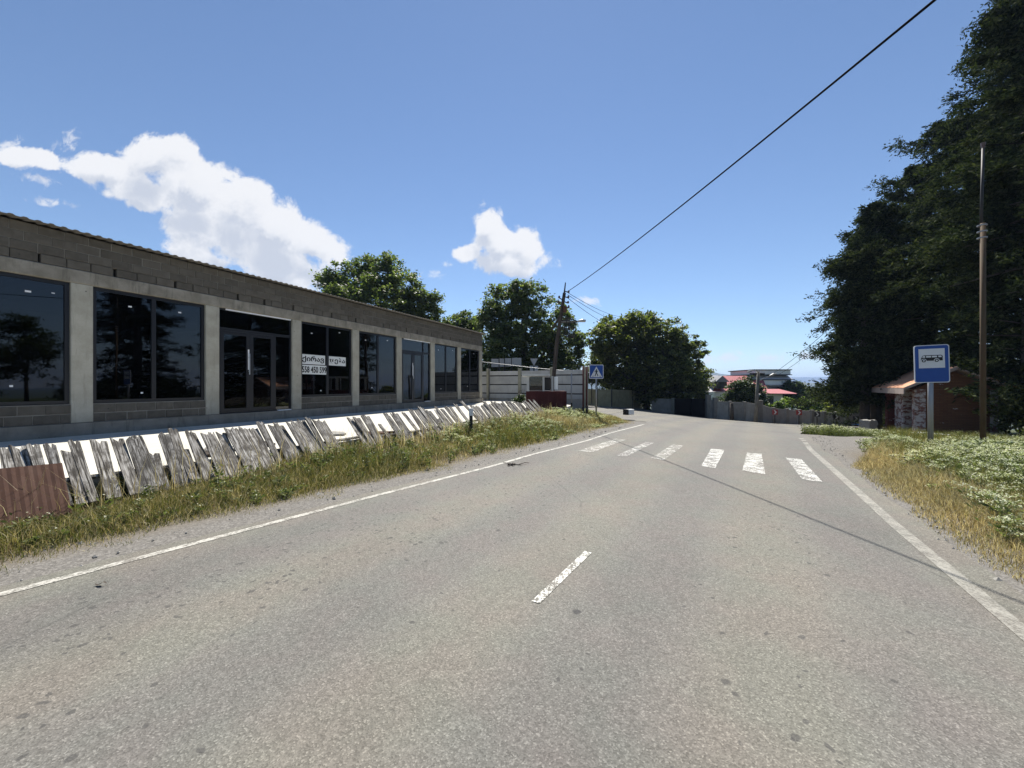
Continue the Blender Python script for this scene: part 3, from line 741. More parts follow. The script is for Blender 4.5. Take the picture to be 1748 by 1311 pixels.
# scraps lying on the forecourt behind the gaps in the fence
for (x, y, an, ln, wd_, m_, nm, lb, cat) in ((576, 742, 10, .34, .2, 'stone_light', 'flat_stone', 'flat pale stone on the forecourt in the wide fence gap', 'stone'), (378, 769, 25, .55, .12, 'weathered_wood', 'scrap_board', 'short grey board lying on the forecourt in the left fence gap', 'board'), (372, 776, 50, .45, .10, 'pole_wood', 'scrap_board', 'dark broken board lying in front of the short grey board', 'board'),
        (452, 760, -5, .3, .18, 'pole_wood', 'scrap_board', 'dark short board behind the middle planks', 'board'), (652, 741, 20, .75, .09, 'rust', 'scrap_bar', 'rusty red bar lying across the small gap in the plank fence', 'metal bar')):
    Zp = F * (CH - .47) / (y - 658); v = W(x, y, Zp)
    t = thing(nm, lb, cat, (v.x, v.y, .452), R(an), 'scraps on the forecourt')
    MB().cbox(-ln / 2, ln / 2, -wd_ / 2, wd_ / 2, 0, .05, .008).add([(-ln * .5, -wd_ * .3, .05), (ln * .35, -wd_ * .45, .05), (ln * .45, wd_ * .3, .075), (-ln * .4, wd_ * .45, .09)], [(0, 1, 2, 3)]).obj('slab' if 'stone' in nm else 'piece', m_, t)
# roadside marker post
x, y = (804 - 874) / F * 10.9, 10.9
t = thing('marker_post', 'short black marker post with white top standing in the plank fence', 'marker post', (x, y, gz(x, y)))
zt = CH + (658 - 697) / F * y - gz(x, y)
MB().box(-.045, .045, -.03, .03, -.1, zt - .20).obj('post', 'black', t); MB().box(-.055, .055, -.04, .04, zt - .20, zt).obj('cap', 'white_paint', t)

# ------------------------------------------------------------------ beyond the forecourt
def base(x, y):
    X, Y = gp(x, y); return X, Y, float(road_z(X, Y))
# white panel fence
fa = Vector(((808 - 874) / F * 31.5, 31.5, 0)); fb = Vector(((1000 - 874) / F * 27.5, 27.5, 0))
th = math.atan2(fb.y - fa.y, fb.x - fa.x)
t = thing('panel_fence', 'white concrete slab fence with mossy posts at the far end of the forecourt', 'fence', (fa.x, fa.y, .40), th)
L = (fb - fa).length
def along(px): # distance along the fence seen at photo column px
    u = (px - 874) / F; d = (fb - fa).normalized(); return (u * fa.y - fa.x) / (d.x - u * d.y)
ps = [along(p) for p in (833.5, 887.5, 942.0)]; ps = [ps[0] - (ps[1] - ps[0])] + ps + [ps[-1] + 2.5]
postm = MB().cbox(-.13, .13, -.10, .12, -.5, 2.5, .03).mesh('post', 'fence_post')
for s in ps: link('post', postm, t, (s, 0, 0))
for a, b in zip(ps[:-1], ps[1:]):
    for z, z2 in ((.25, .57), (.65, 1.23), (1.31, 1.90), (1.98, 2.28)):
        MB().cbox(a + .131, b - .131, -.04, .04, z, z2, .012).obj('slab', 'white_panel', t)
    MB().box(a + .131, b - .131, .05, .07, .25, 2.2).obj('dark_gap_sheet', 'dark_void', t)  # dark sheet added behind the slabs so the gaps between them look dark
    MB().box(a + .131, b - .131, -.03, .05, -.5, .25).obj('footing', 'wall_concrete', t)
# notice boards behind it
t = thing('board_stand', 'row of four plain white boards on posts behind the white slab fence', 'boards', (W(865, 640, 32.4).x, 32.4, .3))
for (x0, x1, y0, y1) in ((838.7, 851.0, 612.5, 626.5), (852.8, 860.4, 612, 626), (862.2, 872.6, 611.5, 625.6), (874, 890, 611, 625)):
    a = W(x0, y1, 32.4) - t.location; b = W(x1, y0, 32.4) - t.location
    MB().box(a.x, b.x, -.03, .03, a.z, b.z).obj('board', 'white_panel', t)
for x in (851.9, 861.3, 873.3):
    a = W(x, 640, 32.4) - t.location; MB().box(a.x - .05, a.x + .05, .04, .14, -.1, W(x, 613, 32.4).z - .3).obj('post', 'dark_steel', t)
# back of a give-way sign
p = W(911.5, 625, 31.8); t = thing('triangle_sign', 'plain grey back of a downward pointing triangle sign behind the white fence', 'road sign', (p.x, 31.8, .3))
r_ = 6.6 / F * 31.8; zt_ = W(0, 612, 31.8).z - .3; zb_ = W(0, 625, 31.8).z - .3
MB().prism([(-r_, zt_), (r_, zt_), (0, zb_)], -.01, .01).obj('plate', 'sign_back', t)
MB().tube([(0, .04, -.2), (0, .04, zt_ - .05)], .04, 8).obj('post', 'dark_steel', t)
for sx in (-1, 1): MB().box(sx * .19 - .14, sx * .19 + .14, -.012, .012, W(0, 638, 31.8).z - .3, zb_ + .03).obj('plate', 'sign_back', t)
# gas pipe
pts = [W(800, 615.5, 31.2), W(824, 618, 30.8), W(870, 623.2, 30.0), W(920, 629, 29.2), W(1005, 636, 28.4), W(1012, 636.6, 28.3)]
t = thing('gas_pipe', 'thin raised grey pipe running above the white slab fence', 'pipe', pts[0])
MB().tube([q - pts[0] for q in pts], .024, 8).obj('pipe', 'galvanised', t, True)
for px_ in (835, 900, 965, 1010):
    i = np.interp(px_, [800, 824, 870, 920, 1005, 1012], [0, 1, 2, 3, 4, 5]); k = int(i); q = pts[k].lerp(pts[min(k + 1, 5)], i - k)
    MB().tube([(q.x - pts[0].x, q.y - pts[0].y, -q.z + .3 - (pts[0].z - q.z)), (q.x - pts[0].x, q.y - pts[0].y, q.z - pts[0].z - .04)], .035, 6).obj('support', 'dark_steel', t)
# derelict kiosk
Z = 18.6; o = W(898, 702, Z); kz = o.z
t = thing('metal_kiosk', 'derelict dark red metal kiosk with a glazed cabin end behind the flowering bank', 'kiosk', (o.x, Z, kz), R(-3))
px = Z / F
def kb(x0, x1, y0, y1): return (x0 - 898) * px, (x1 - 898) * px, (702 - y1) * px, (702 - y0) * px
a, b, c, d = kb(898, 967, 668, 699); m2 = MB()
m2.box(a, b, 0, 1.9, c, d)
for i in range(22): m2.box(a + (b - a) * (i + .2) / 22, a + (b - a) * (i + .55) / 22, -.02, -.002, c + .04, d - .04)
m2.obj('body', 'kiosk_red', t)
MB().box(a + .1, b - .1, .1, 1.8, -.4, c - .005).obj('chassis', 'dark_steel', t)
for (x0, x1, y0, y1) in ((899, 903.5, 642, 668), (926, 929.5, 642, 668), (941.5, 944.5, 642, 668)):
    q = kb(x0, x1, y0, y1); MB().box(q[0], q[1], 0, .12, q[2] + .004, q[3]).box(q[0], q[1], 1.7, 1.82, q[2] + .004, q[3]).obj('pillar', 'white_panel', t)
q = kb(904, 926, 643, 667); MB().box(q[0], q[1], .04, .05, q[2] + .01, q[3]).obj('pane', 'tinted_glass', t)
q = kb(899, 942, 643, 667); MB().box(q[0] + .02, q[1], 1.6, 1.66, q[2] + .01, q[3]).obj('dark_inside_sheet', 'black', t)  # added black sheet behind the pane, standing in for the cabin's dark inside
q = kb(930, 941, 646, 664); MB().box(q[0], q[1], .3, .34, q[2], q[3]).obj('panel', 'dark_steel', t)
q = kb(891, 939, 638.5, 642); MB().box(q[0], q[1], -.12, 1.9, q[2] + .003, q[3]).obj('roof', 'white_panel', t)
q = kb(946, 952.5, 643, 664); M3 = Matrix.Rotation(R(5), 4, 'Y'); MB().box(q[0], q[1], .1, .16, q[2] - .02, q[3]).obj('loose_panel', 'white_paint', t)
# bare metal posts near the crossing sign
for (x, yb, yt, Zp, r_, m_, lb) in ((975.5, 694, 637, 19.6, .03, 'galvanised', 'slim grey steel post right of the red kiosk'), (995.5, 706, 625, 17.6, .036, 'kiosk_red', 'left one of two tall rusty posts beside the crossing sign'), (1001.5, 703, 626, 18.0, .036, 'kiosk_red', 'right one of two tall rusty posts beside the crossing sign')):
    q = W(x, yb, Zp); g = gz(q.x, q.y) - .1
    t = thing('steel_post', lb, 'post', (q.x, q.y, g), 0, 'bare posts on the verge tip')
    MB().tube([(0, 0, 0), (.0, 0, W(x, yt, Zp).z - g)], r_, 8).obj('shaft', m_, t, True)
    MB().box(-r_ * 1.3, r_ * 1.3, -r_ * 1.3, r_ * 1.3, 0, .5).obj('stub', 'black', t)
# pedestrian crossing sign
Z = 18.2; q = W(1018, 703, Z); g = gz(q.x, q.y) - .1
t = thing('crossing_sign', 'square blue pedestrian crossing sign with white triangle on a grey post', 'road sign', (q.x, q.y, g), R(-6))
hs = 12.0 * Z / F; zc = W(0, 634.5, Z).z - g
def rrect(w_, h_, r_, n=5, cx=0, cz=0):
    out = []
    for (sx, sz, a0) in ((1, -1, -90), (1, 1, 0), (-1, 1, 90), (-1, -1, 180)):
        for i in range(n + 1):
            an = R(a0 + 90 * i / n); out.append((cx + sx * (w_ - r_) + r_ * math.cos(an), cz + sz * (h_ - r_) + r_ * math.sin(an)))
    return out
MB().tube([(0, .05, 0), (0, .05, zc + hs * .8)], .038, 10).obj('post', 'galvanised', t, True)
pl = MB().prism(rrect(hs, hs, .05, 5, 0, zc), -.004, .006).obj('panel', 'sign_white', t)
MB().prism(rrect(hs - .028, hs - .028, .035, 5, 0, zc), -.007, -.0045).obj('blue_field', 'sign_blue', pl)
MB().prism([(-hs * .82, zc - hs * .78), (hs * .82, zc - hs * .78), (0, zc + hs * .74)], -.010, -.0075).obj('triangle', 'sign_white', pl)
m2 = MB(); s_ = hs
circ = lambda cx, cz, r_, n=12: [(cx + r_ * math.cos(2 * math.pi * i / n), cz + r_ * math.sin(2 * math.pi * i / n)) for i in range(n)]
m2.prism(circ(.03 * s_, zc + .30 * s_, .085 * s_), -.013, -.0105)
for pg in ([(-.12, .2), (.1, .2), (.08, -.18), (-.09, -.18)], [(-.12, .19), (-.08, .13), (-.22, -.08), (-.27, -.04)], [(.1, .2), (.06, .13), (.2, -.06), (.25, -.02)], [(-.09, -.16), (.03, -.16), (-.15, -.66), (-.25, -.66)], [(-.02, -.16), (.09, -.16), (.27, -.62), (.17, -.66)]):
    m2.prism([(x * s_, zc + z * s_) for x, z in pg], -.013, -.0105)
for x in (-.55, .46): m2.prism([(x * s_, zc - .72 * s_), ((x + .13) * s_, zc - .72 * s_), ((x + .09) * s_ * .93, zc - .52 * s_), (x * .93 * s_ + .02, zc - .52 * s_)], -.013, -.0105)
m2.obj('walking_figure', 'black', pl)
# painted kerb block
q = base(1072, 708); x_, y_ = q[0] - .15, q[1] - .1; Z = 20.3; q = W(1072, 704, Z)
t = thing('kerb_block', 'small concrete block painted white and black on the verge tip', 'concrete block', (q.x, q.y, q.z), R(25))
MB().cbox(-.06, .30, -.13, .13, -.12, .16, .02).obj('white_end', 'white_paint', t); MB().cbox(-.21, -.061, -.132, .132, -.12, .162, .02).obj('black_end', 'black', t)

# ------------------------------------------------------------------ left utility pole with lamp, cables
Z = 21.0; q = W(941, 700, Z); g = .1
up = thing('utility_pole', 'dark leaning utility pole with lattice platform, insulators and a street lamp', 'utility pole', (q.x, Z, g))
def up_(x, y, dy=0.0): v = W(x, y, Z); return Vector((v.x - q.x, dy, v.z - g))
MB().tube([up_(939.5, 708), up_(950.5, 585), up_(963.5, 500)], [.11, .10, .085], 8).obj('shaft', 'pole_wood', up)
MB().tube([up_(962.5, 505, -.07), up_(965, 483, -.07)], [.045, .03], 6).obj('top_spike', 'dark_steel', up)
MB().tube([up_(942.5, 562, .25), up_(956, 540, .05)], .06, 6).obj('brace', 'pole_wood', up)
for i, (x, y, x2, y2) in enumerate(((962, 497, 970, 500), (960, 506, 969.5, 509), (959, 514, 969, 518), (957, 523, 970, 526), (960, 512, 954, 509), (957, 521, 953, 517))):
    ar = MB().tube([up_(x, y, -.06), up_(x2, y2, -.10)], .03, 5).obj('crossarm', 'dark_steel', up)
    MB().tube([up_(x2, y2 + .5, -.1), up_(x2 + .2, y2 - 1.6, -.1), up_(x2 + .3, y2 - 3.4, -.1)], [.05, .062, .03], 8).obj('insulator', 'insulator', ar)
a = up_(961, 534); b = up_(966.5, 524); MB().cbox(a.x, b.x, -.3, -.06, a.z, b.z, .02).obj('switch_box', 'rust', up)
bars = [((957, 544.5), (971, 545)), ((957, 549), (983, 549.3)), ((971, 545), (983, 549)), ((966.5, 540), (964.5, 570)), ((972, 543), (970.5, 571)), ((983, 549), (979, 576)), ((956, 561.5), (980, 561.5)), ((953, 569), (980, 576)), ((970, 570), (980, 576)), ((971, 557), (981, 561)), ((952, 588), (972, 572)), ((957, 538), (972, 545))]
m2 = MB()
for (p1, p2) in bars:
    for dy in (-.25, .3): m2.tube([up_(*p1, dy), up_(*p2, dy)], .022, 5)
for p1 in ((971, 545), (983, 549), (980, 576), (966, 570)): m2.tube([up_(*p1, -.25), up_(*p1, .3)], .02, 5)
m2.obj('lattice_platform', 'dark_steel', up)
MB().tube([up_(958, 550, -.1), up_(985, 549, -.1)], .025, 6).obj('lamp_arm', 'galvanised', up)
m2 = MB(); m2.tube([up_(983.5, 549.8, -.1), up_(988, 548.6, -.1), up_(994, 547.8, -.1), up_(998.5, 548.3, -.1), up_(999.3, 549, -.1)], [.03, .06, .085, .07, .02], 10); m2.obj('lamp_head', 'lamp_glass', up, True)
def cable(name, label, pts, sag, r_, group=None):
    out = []
    for a, b, s_ in zip(pts[:-1], pts[1:], sag):
        n = 40
        for i in range(n + (1 if b is pts[-1] else 0)):
            t_ = i / n; p = a.lerp(b, t_); out.append(p - Vector((0, 0, 4 * s_ * t_ * (1 - t_))))
    m2 = MB().tube(out, r_, 6); o = m2.obj(name, 'cable', None, True); return props(o, label, 'cable', group)
A = W(970, 497, 20.9); near = Vector((4.33, 4.08, CH + 658 / F * 4.08)); Bq = A + (near - A) * 3.1; Bq.z = A.z + .15
# choose the sag so the cable passes through the top edge of the photo where it leaves it
t_ = 1 / 3.1; sag = ((A.z + (Bq.z - A.z) * t_) - near.z) / (4 * t_ * (1 - t_))
cable('overhead_cable', 'thick black overhead cable crossing the sky from the leaning pole', [A, Bq], [sag], .0145)
for (p1, p2, Z2, lb) in (((969.5, 509), (1064, 566), 40, 'lowest thin wire from the leaning pole to the round tree'), ((969, 503), (1064, 551), 42, 'middle thin wire from the leaning pole to the round tree'), ((970, 500), (1062, 541), 44, 'topmost thin wire from the leaning pole to the round tree')):
    cable('overhead_wire', lb, [W(*p1, 20.9), W(*p2, Z2)], [.25], .012, 'thin wires behind the leaning pole')

# ------------------------------------------------------------------ far side of the junction
def run(pts):   # base points with wall height in photo pixels
    out = []
    for (x, yb, yt) in pts:
        X, Y, z = base(x, yb); out.append((Vector((X, Y, z)), CH + (658 - yt) / F * Y))
    return out
def wall_y(x): return float(np.interp(x, [1209, 1246, 1297, 1343, 1386, 1426, 1471, 1535, 1600], [37.5, 36.0, 34.5, 33.2, 32.2, 31.4, 30.6, 30.1, 30.0]))
def at_wall(x, dy):
    Y = wall_y(x) - dy; X = (x - 874) / F * Y; return X, Y, float(road_z(X, Y))
def panel_run(t, rr, name, m, thick=.07, gap=.03, drop=.5, fn=None):
    for (a, ha), (b, hb) in zip(rr[:-1], rr[1:]):
        d = Vector((b.x - a.x, b.y - a.y, 0)); L = d.length; d.normalize(); n_ = Vector((-d.y, d.x, 0))
        o = t.location
        vs = []
        for s_, zz in ((gap, a.z - drop), (L - gap, b.z - drop), (L - gap, hb), (gap, ha)):
            for k_ in (-thick / 2, thick / 2):
                p = a + d * s_ + n_ * k_; vs.append((p.x - o.x, p.y - o.y, zz - o.z))
        fs = [(0, 2, 4, 6), (1, 7, 5, 3), (0, 1, 3, 2), (2, 3, 5, 4), (4, 5, 7, 6), (6, 7, 1, 0)]
        ob = MB().add(vs, fs).obj(name, m, t)
        if fn: fn(ob, a, ha, b, hb, d, n_, o)
def post_at(t, p, top, m, w_=.16, drop=.5, name='post', d=None):
    o = t.location; an = math.atan2(d.y, d.x) if d is not None else 0
    ob = MB().cbox(-w_ / 2, w_ / 2, -w_ / 2, w_ / 2, -drop, top - p.z, .015).obj(name, m, t, loc=p - o); ob.rotation_euler = (0, 0, an)
# diamond patterned fence
rr = run([(985, 689.5, 663), (1019, 693, 664.5), (1044, 694.3, 665), (1079, 696.5, 665.8), (1096, 697.5, 666)])
t = thing('diamond_fence', 'olive brown metal fence with raised diamond ornaments in the shade of the round tree', 'fence', rr[0][0])
def diamonds(ob, a, ha, b, hb, d, n_, o):
    L = (Vector((b.x, b.y, 0)) - Vector((a.x, a.y, 0))).length; k = max(1, round(L / 1.15)); m2 = MB()
    for i in range(k):
        s_ = L * (i + .5) / k; c = a + d * s_; zc = (c.z + ha) / 2 + .05
        vs = [];
        for (u, v) in ((-.17, 0), (0, -.42), (.17, 0), (0, .42)):
            p = a + d * (s_ + u) - n_ * .037; vs.append((p.x - o.x, p.y - o.y, zc + v - o.z))
        p = a + d * s_ - n_ * .09; vs.append((p.x - o.x, p.y - o.y, zc - o.z)); m2 = MB().add(vs, [(0, 1, 4), (1, 2, 4), (2, 3, 4), (3, 0, 4)])
        m2.obj('diamond', 'diamond_panel', ob)
panel_run(t, rr, 'panel', 'diamond_panel', fn=diamonds)
for p, h in rr: post_at(t, p, h + .08, 'dark_steel', .12)
# grey fence bay with ladder, and the black gate
rr = run([(1112, 701, 680), (1149, 706, 681)])
t = thing('garden_wall', 'short grey concrete wall bay between the round tree trunk and the black gate', 'wall', rr[0][0]); panel_run(t, rr, 'panel', 'wall_concrete', .12); post_at(t, rr[1][0], rr[1][1] + .1, 'fence_post', .3)
rr = run([(1151, 707, 680), (1180, 710.5, 680), (1208, 713.5, 681)])
t = thing('black_gate', 'black double leaf metal gate in deep shade left of the concrete wall', 'gate', rr[0][0]); panel_run(t, rr, 'leaf', 'black_matt', .06)
# concrete panel wall
wp = ([(1209, 713.8, 680), (1221, 714.3, 685), (1246, 715.2, 686), (1271, 716, 687), (1297, 718.8, 690), (1320, 721.3, 697), (1343, 723, 699), (1364, 724.2, 700.5), (1386, 725, 701.5), (1407, 725.6, 703.5), (1426, 726, 704.5), (1445, 726.3, 705.5), (1471, 726.6, 706.5), (1500, 727, 707), (1535, 727.4, 707.5), (1570, 728, 708)])
rr = [(W(x, yb, wall_y(x)), W(x, yt, wall_y(x)).z) for x, yb, yt in wp]
cw = thing('panel_wall', 'long low grey concrete panel wall with posts curving along the far road edge', 'wall', rr[0][0]); panel_run(cw, rr, 'panel', 'wall_concrete', .08, .1, .8)
for i, (p, h) in enumerate(rr): post_at(cw, p, h + (.35 if i in (0, 1, 4) else .08), 'wall_concrete', .38 if i in (0, 1, 4) else .24)
# chevrons
for (x, y, yb, m_, lb) in ((1323, 703.6, 724, 'chev_red', 'first red and white chevron sign from the left against the panel wall'), (1364, 704.2, 726, 'chev_red', 'second red and white chevron sign, below the vine on the panel wall'), (1395, 707.2, 727, 'chev_dark', 'left one of three dark chevron signs against the panel wall'), (1428, 711.5, 728, 'chev_dark', 'middle one of three dark chevron signs against the panel wall'), (1461, 714.7, 729, 'chev_dark', 'dark chevron sign nearest the brick bus shelter')):
    X, Y, z = at_wall(x, .8)
    t = thing('chevron_sign', lb, 'road sign', (X, Y, float(road_z(X, Y)) - .05), R(-20), 'chevron signs on the bend')
    s_ = 4.2 * Y / F; zc = CH + (658 - y) / F * Y - t.location.z
    MB().tube([(0, .05, 0), (0, .05, zc + s_ * .6)], .035, 6).obj('post', 'dark_steel', t)
    pl = MB().prism(rrect(s_, s_, .03, 3, 0, zc), -.01, .01).obj('panel', m_, t)
    MB().prism([(-.5 * s_, zc + .8 * s_), (0, zc + .8 * s_), (.62 * s_, zc), (0, zc - .8 * s_), (-.5 * s_, zc - .8 * s_), (.1 * s_, zc)], -.014, -.0105).obj('chevron', 'sign_white', pl)
X, Y, z = at_wall(1418, .7)
t = thing('litter_post', 'short black bin on a post in front of the panel wall', 'bin', (X, Y - .3, z - .1)); MB().tube([(0, 0, 0), (0, 0, .8)], .03, 6).obj('post', 'black', t); MB().tube([(0, 0, .75), (0, 0, 1.05)], [.08, .095], 10).obj('bucket', 'black', t)
# far utility pole with lamps
X, Y, z = at_wall(1290, .9)
t = thing('utility_pole', 'grey concrete utility pole with two lamp arms standing before the panel wall', 'utility pole', (X, Y, z - .1))
H = CH + (658 - 634) / F * Y - t.location.z
MB().tube([(0, 0, 0), (.22, 0, H)], [.17, .115], 8).obj('shaft', 'plinth_concrete', t, True)
MB().box(-.5, .75, -.04, .04, H - .25, H - .15).obj('crossarm', 'dark_steel', t)
MB().tube([(.25, 0, H - .1), (-.1, -.2, H + .1), (-.55, -.3, H + .02)], .035, 6).tube([(-.5, -.3, H + .02), (-.75, -.33, H - .03), (-.95, -.36, H - .05)], [.05, .09, .05], 8).obj('lamp', 'lamp_glass', t)
MB().tube([(.25, 0, H - .8), (.8, -.2, H - .5), (1.1, -.3, H - .38)], .035, 6).tube([(1.0, -.3, H - .38), (1.3, -.3, H - .25), (1.55, -.3, H - .22)], [.05, .09, .05], 8).obj('lamp', 'lamp_glass', t)
for (p1, p2, lb) in (((1336, 640), (1428, 548), 'upper thin wire sloping up to the dark conifers'), ((1330, 636), (1440, 545), 'lower thin wire sloping up to the dark conifers')):
    pass
cable('overhead_wire', 'left one of two thin wires rising towards the dark conifers', [W(1316, 640, 46), W(1430, 548, 27)], [.2], .016, 'wires by the conifers')
cable('overhead_wire', 'right one of two thin wires rising towards the dark conifers', [W(1330, 639, 46), W(1432, 560, 27)], [.2], .016, 'wires by the conifers')

# ------------------------------------------------------------------ houses beyond the wall
Z = 62.0
o = W(1260, 668, Z); t = thing('red_roof_house', 'house with a red metal roof, brown dormer and white walls beyond the panel wall', 'house', (o.x, Z, -6.5))
def hp(x, y, dy=0.0): v = W(x, y, Z + dy); v = Vector((v.x - o.x, dy, v.z + 6.5)); return v
MB().add([hp(1204, 668, -3), hp(1312, 668, -3), hp(1300, 641.5, 2), hp(1214, 641.5, 2), hp(1204, 666, 7), hp(1312, 666, 7)], [(0, 1, 2, 3), (3, 2, 5, 4)]).obj('roof', 'roof_red', t)
MB().add([hp(1196, 670, -3.4), hp(1216, 669, -3.4), hp(1226, 641, 1.4), hp(1213, 641, 1.4)], [(0, 1, 2, 3)]).add([hp(1196, 671, -3.4), hp(1216, 670, -3.4), hp(1226, 642, 1.4), hp(1213, 642, 1.4)], [(3, 2, 1, 0)]).obj('roof_sheet', 'roof_white', t)
a = hp(1206, 668); b = hp(1310, 668); MB().box(a.x, b.x, -2.4, 6, 0, a.z - .05).obj('wall', 'white_wall', t)
a = hp(1220, 663, -3); b = hp(1237, 652, -3); dm = MB().box(a.x, b.x, -3.6, 0, a.z, b.z).obj('dormer', 'pole_wood', t); MB().prism([(a.x - .3, b.z), ((a.x + b.x) / 2, b.z + .9), (b.x + .3, b.z)], -3.8, 0).obj('dormer_roof', 'slate', dm)
c_ = (a.x + b.x) / 2; MB().box(c_ - .35, c_ + .35, -3.64, -3.605, a.z + .15, b.z - .05).obj('dormer_window', 'black', dm)
Z = 66.0; o = W(1297, 658, Z); t = thing('tiered_house', 'pale tiered block with dark flat roof slabs rising behind the red roof', 'house', (o.x, Z, -7))
def tb(x0, x1, y0, y1, d0, d1, nm, m_, sl=0.0):
    a = W(x0, y1, Z); b = W(x1, y0, Z)
    if sl:
        za, zb = a.z + 7, b.z + 7; xa, xb = a.x - o.x, b.x - o.x; k = sl
        return MB().add([(xa, d0, za), (xb, d0, za), (xb, d1, za), (xa, d1, za), (xa + k * .3, d0 + k, zb), (xb - k * .3, d0 + k, zb), (xb - k * .3, d1 - k, zb), (xa + k * .3, d1 - k, zb)], [(0, 3, 2, 1), (4, 5, 6, 7), (0, 1, 5, 4), (1, 2, 6, 5), (2, 3, 7, 6), (3, 0, 4, 7)]).obj(nm, m_, t)
    return MB().box(a.x - o.x, b.x - o.x, d0, d1, a.z + 7, b.z + 7).obj(nm, m_, t)
tb(1265, 1327, 631.9, 633.2, -3.5, 4, 'roof_slab', 'black'); wl = tb(1266.5, 1325, 633.3, 640, -3.4, 3.5, 'upper_wall', 'white_wall')
tb(1262, 1327, 640.1, 641.2, -3.5, 4, 'roof_slab', 'black'); tb(1261, 1329, 641.4, 648, -3.4, 3.6, 'slate_apron', 'roof_white', .9); tb(1258, 1331, 648.1, 649.3, -3.6, 4, 'roof_slab', 'black')
tb(1262, 1326, 649.4, 657, -3.4, 3.5, 'middle_wall', 'white_wall'); tb(1258, 1331, 657.1, 658.4, -3.6, 4, 'roof_slab', 'black'); tb(1262, 1330, 658.7, 668, -3.6, 3.5, 'slate_apron', 'roof_white', 1.2); tb(1264, 1326, 668.1, 708, -2.5, 3.5, 'lower_wall', 'white_wall')
Z = 52.0; o = W(1330, 690, Z); t = thing('low_house', 'low white house with a red roof edge and dark beam above the vine', 'house', (o.x, Z, -5))
a = W(1302, 692, Z); b = W(1336, 673, Z); MB().box(a.x - o.x, b.x - o.x, 0, 6, 0, b.z + 5).obj('wall', 'white_wall', t)
def hb(x, y, dy): v = W(x, y, Z + dy); return (v.x - o.x, dy, v.z + 5)
MB().add([hb(1296, 672.5, -1), hb(1362, 673, -1), hb(1330, 664, 5), hb(1300, 664, 5), hb(1296, 671.3, -1), hb(1362, 672, -1)], [(4, 5, 2, 3), (0, 1, 5, 4)]).obj('roof', 'roof_red', t)
MB().add([hb(1360, 672.8, -1), hb(1396, 680, -1), hb(1396, 678, -1), hb(1360, 671.5, -1), hb(1360, 672.8, 0), hb(1396, 680, 0), hb(1396, 678, 0), hb(1360, 671.5, 0)], [(0, 1, 2, 3), (4, 7, 6, 5), (0, 3, 7, 4), (1, 5, 6, 2), (3, 2, 6, 7), (0, 4, 5, 1)]).obj('beam', 'pole_wood', t)
for x, y in ((1394, 679), (1362, 673)): MB().box(hb(x, y, 0)[0] - .1, hb(x, y, 0)[0] + .1, -.9, -.7, 0, hb(x, y, 0)[2] - .1).obj('post', 'pole_wood', t)
MB().box(hb(1315, 680, 0)[0] - .4, hb(1315, 680, 0)[0] + .4, -.04, -.005, 1.4, hb(1315, 676, 0)[2]).obj('door', 'black', t)

# ------------------------------------------------------------------ bus shelter
sx0, sy0 = 18.9, 18.75; an = math.atan2(.86, .5); bz = -.80
t = thing('bus_shelter', 'brick bus shelter with an orange tiled gable roof under the dark conifers', 'bus shelter', (sx0, sy0, bz), an)
# local x runs along the front away from the camera, y points left (towards the road), so the shelter body is at negative y
Ls, D_, H_ = 4.5, 2.7, 2.22
MB().box(0, Ls, -D_, -D_ + .25, -.3, H_).obj('back_wall', 'brick_peeling', t)
MB().box(0, .25, -D_ + .252, -.42, -.3, H_).add([(0, -D_, H_ + .002), (0, -.05, H_ + .002), (0, -D_ / 2, H_ + .82), (.25, -D_, H_ + .002), (.25, -.05, H_ + .002), (.25, -D_ / 2, H_ + .82)], [(0, 1, 2), (3, 5, 4), (0, 3, 4, 1), (1, 4, 5, 2), (2, 5, 3, 0)]).obj('end_wall', 'brick_tan', t)
MB().box(Ls - .25, Ls, -D_ + .252, -.42, -.3, H_).add([(Ls - .25, -D_, H_ + .002), (Ls - .25, -.05, H_ + .002), (Ls - .25, -D_ / 2, H_ + .82), (Ls, -D_, H_ + .002), (Ls, -.05, H_ + .002), (Ls, -D_ / 2, H_ + .82)], [(0, 1, 2), (3, 5, 4), (0, 3, 4, 1), (1, 4, 5, 2), (2, 5, 3, 0)]).obj('end_wall', 'brick_red', t)
MB().cbox(-.02, .36, -.418, -.04, -.3, H_ - .002, .015).obj('pillar', 'brick_peeling', t); MB().cbox(Ls - .36, Ls + .02, -.418, -.04, -.3, H_ - .002, .015).obj('pillar', 'brick_red', t)
MB().box(1.6, 2.9, -.40, -.05, -.3, H_ - .002).obj('front_wall', 'brick_peeling', t)
MB().box(.4, 4.1, -D_ + .3, -D_ + .75, .38, .46).box(.5, .6, -D_ + .32, -D_ + .7, -.2, .379).box(3.9, 4.0, -D_ + .32, -D_ + .7, -.2, .379).obj('bench', 'weathered_wood', t)
MB().box(.0, Ls, -D_, .1, -.4, -.302).obj('floor_slab', 'plinth_concrete', t)
ov = .42; rise = .98; hw = D_ / 2 + ov; mid = -D_ / 2
rf = MB().prism([(0, 0), (1, 0)], 0, 0) if False else None
vs = [(-ov, mid + hw, H_ + .04), (Ls + ov, mid + hw, H_ + .04), (Ls + ov, mid, H_ + rise), (-ov, mid, H_ + rise), (-ov, mid - hw, H_ + .04), (Ls + ov, mid - hw, H_ + .04)]
vs2 = [(x, y, z - .07) for x, y, z in vs]
roof = MB().add(vs + vs2, [(0, 1, 2, 3), (3, 2, 5, 4), (6, 9, 8, 7), (9, 10, 11, 8), (0, 6, 7, 1), (4, 5, 11, 10), (0, 3, 9, 6), (3, 4, 10, 9), (1, 7, 8, 2), (2, 8, 11, 5)]).obj('roof', 'shelter_fascia', t)
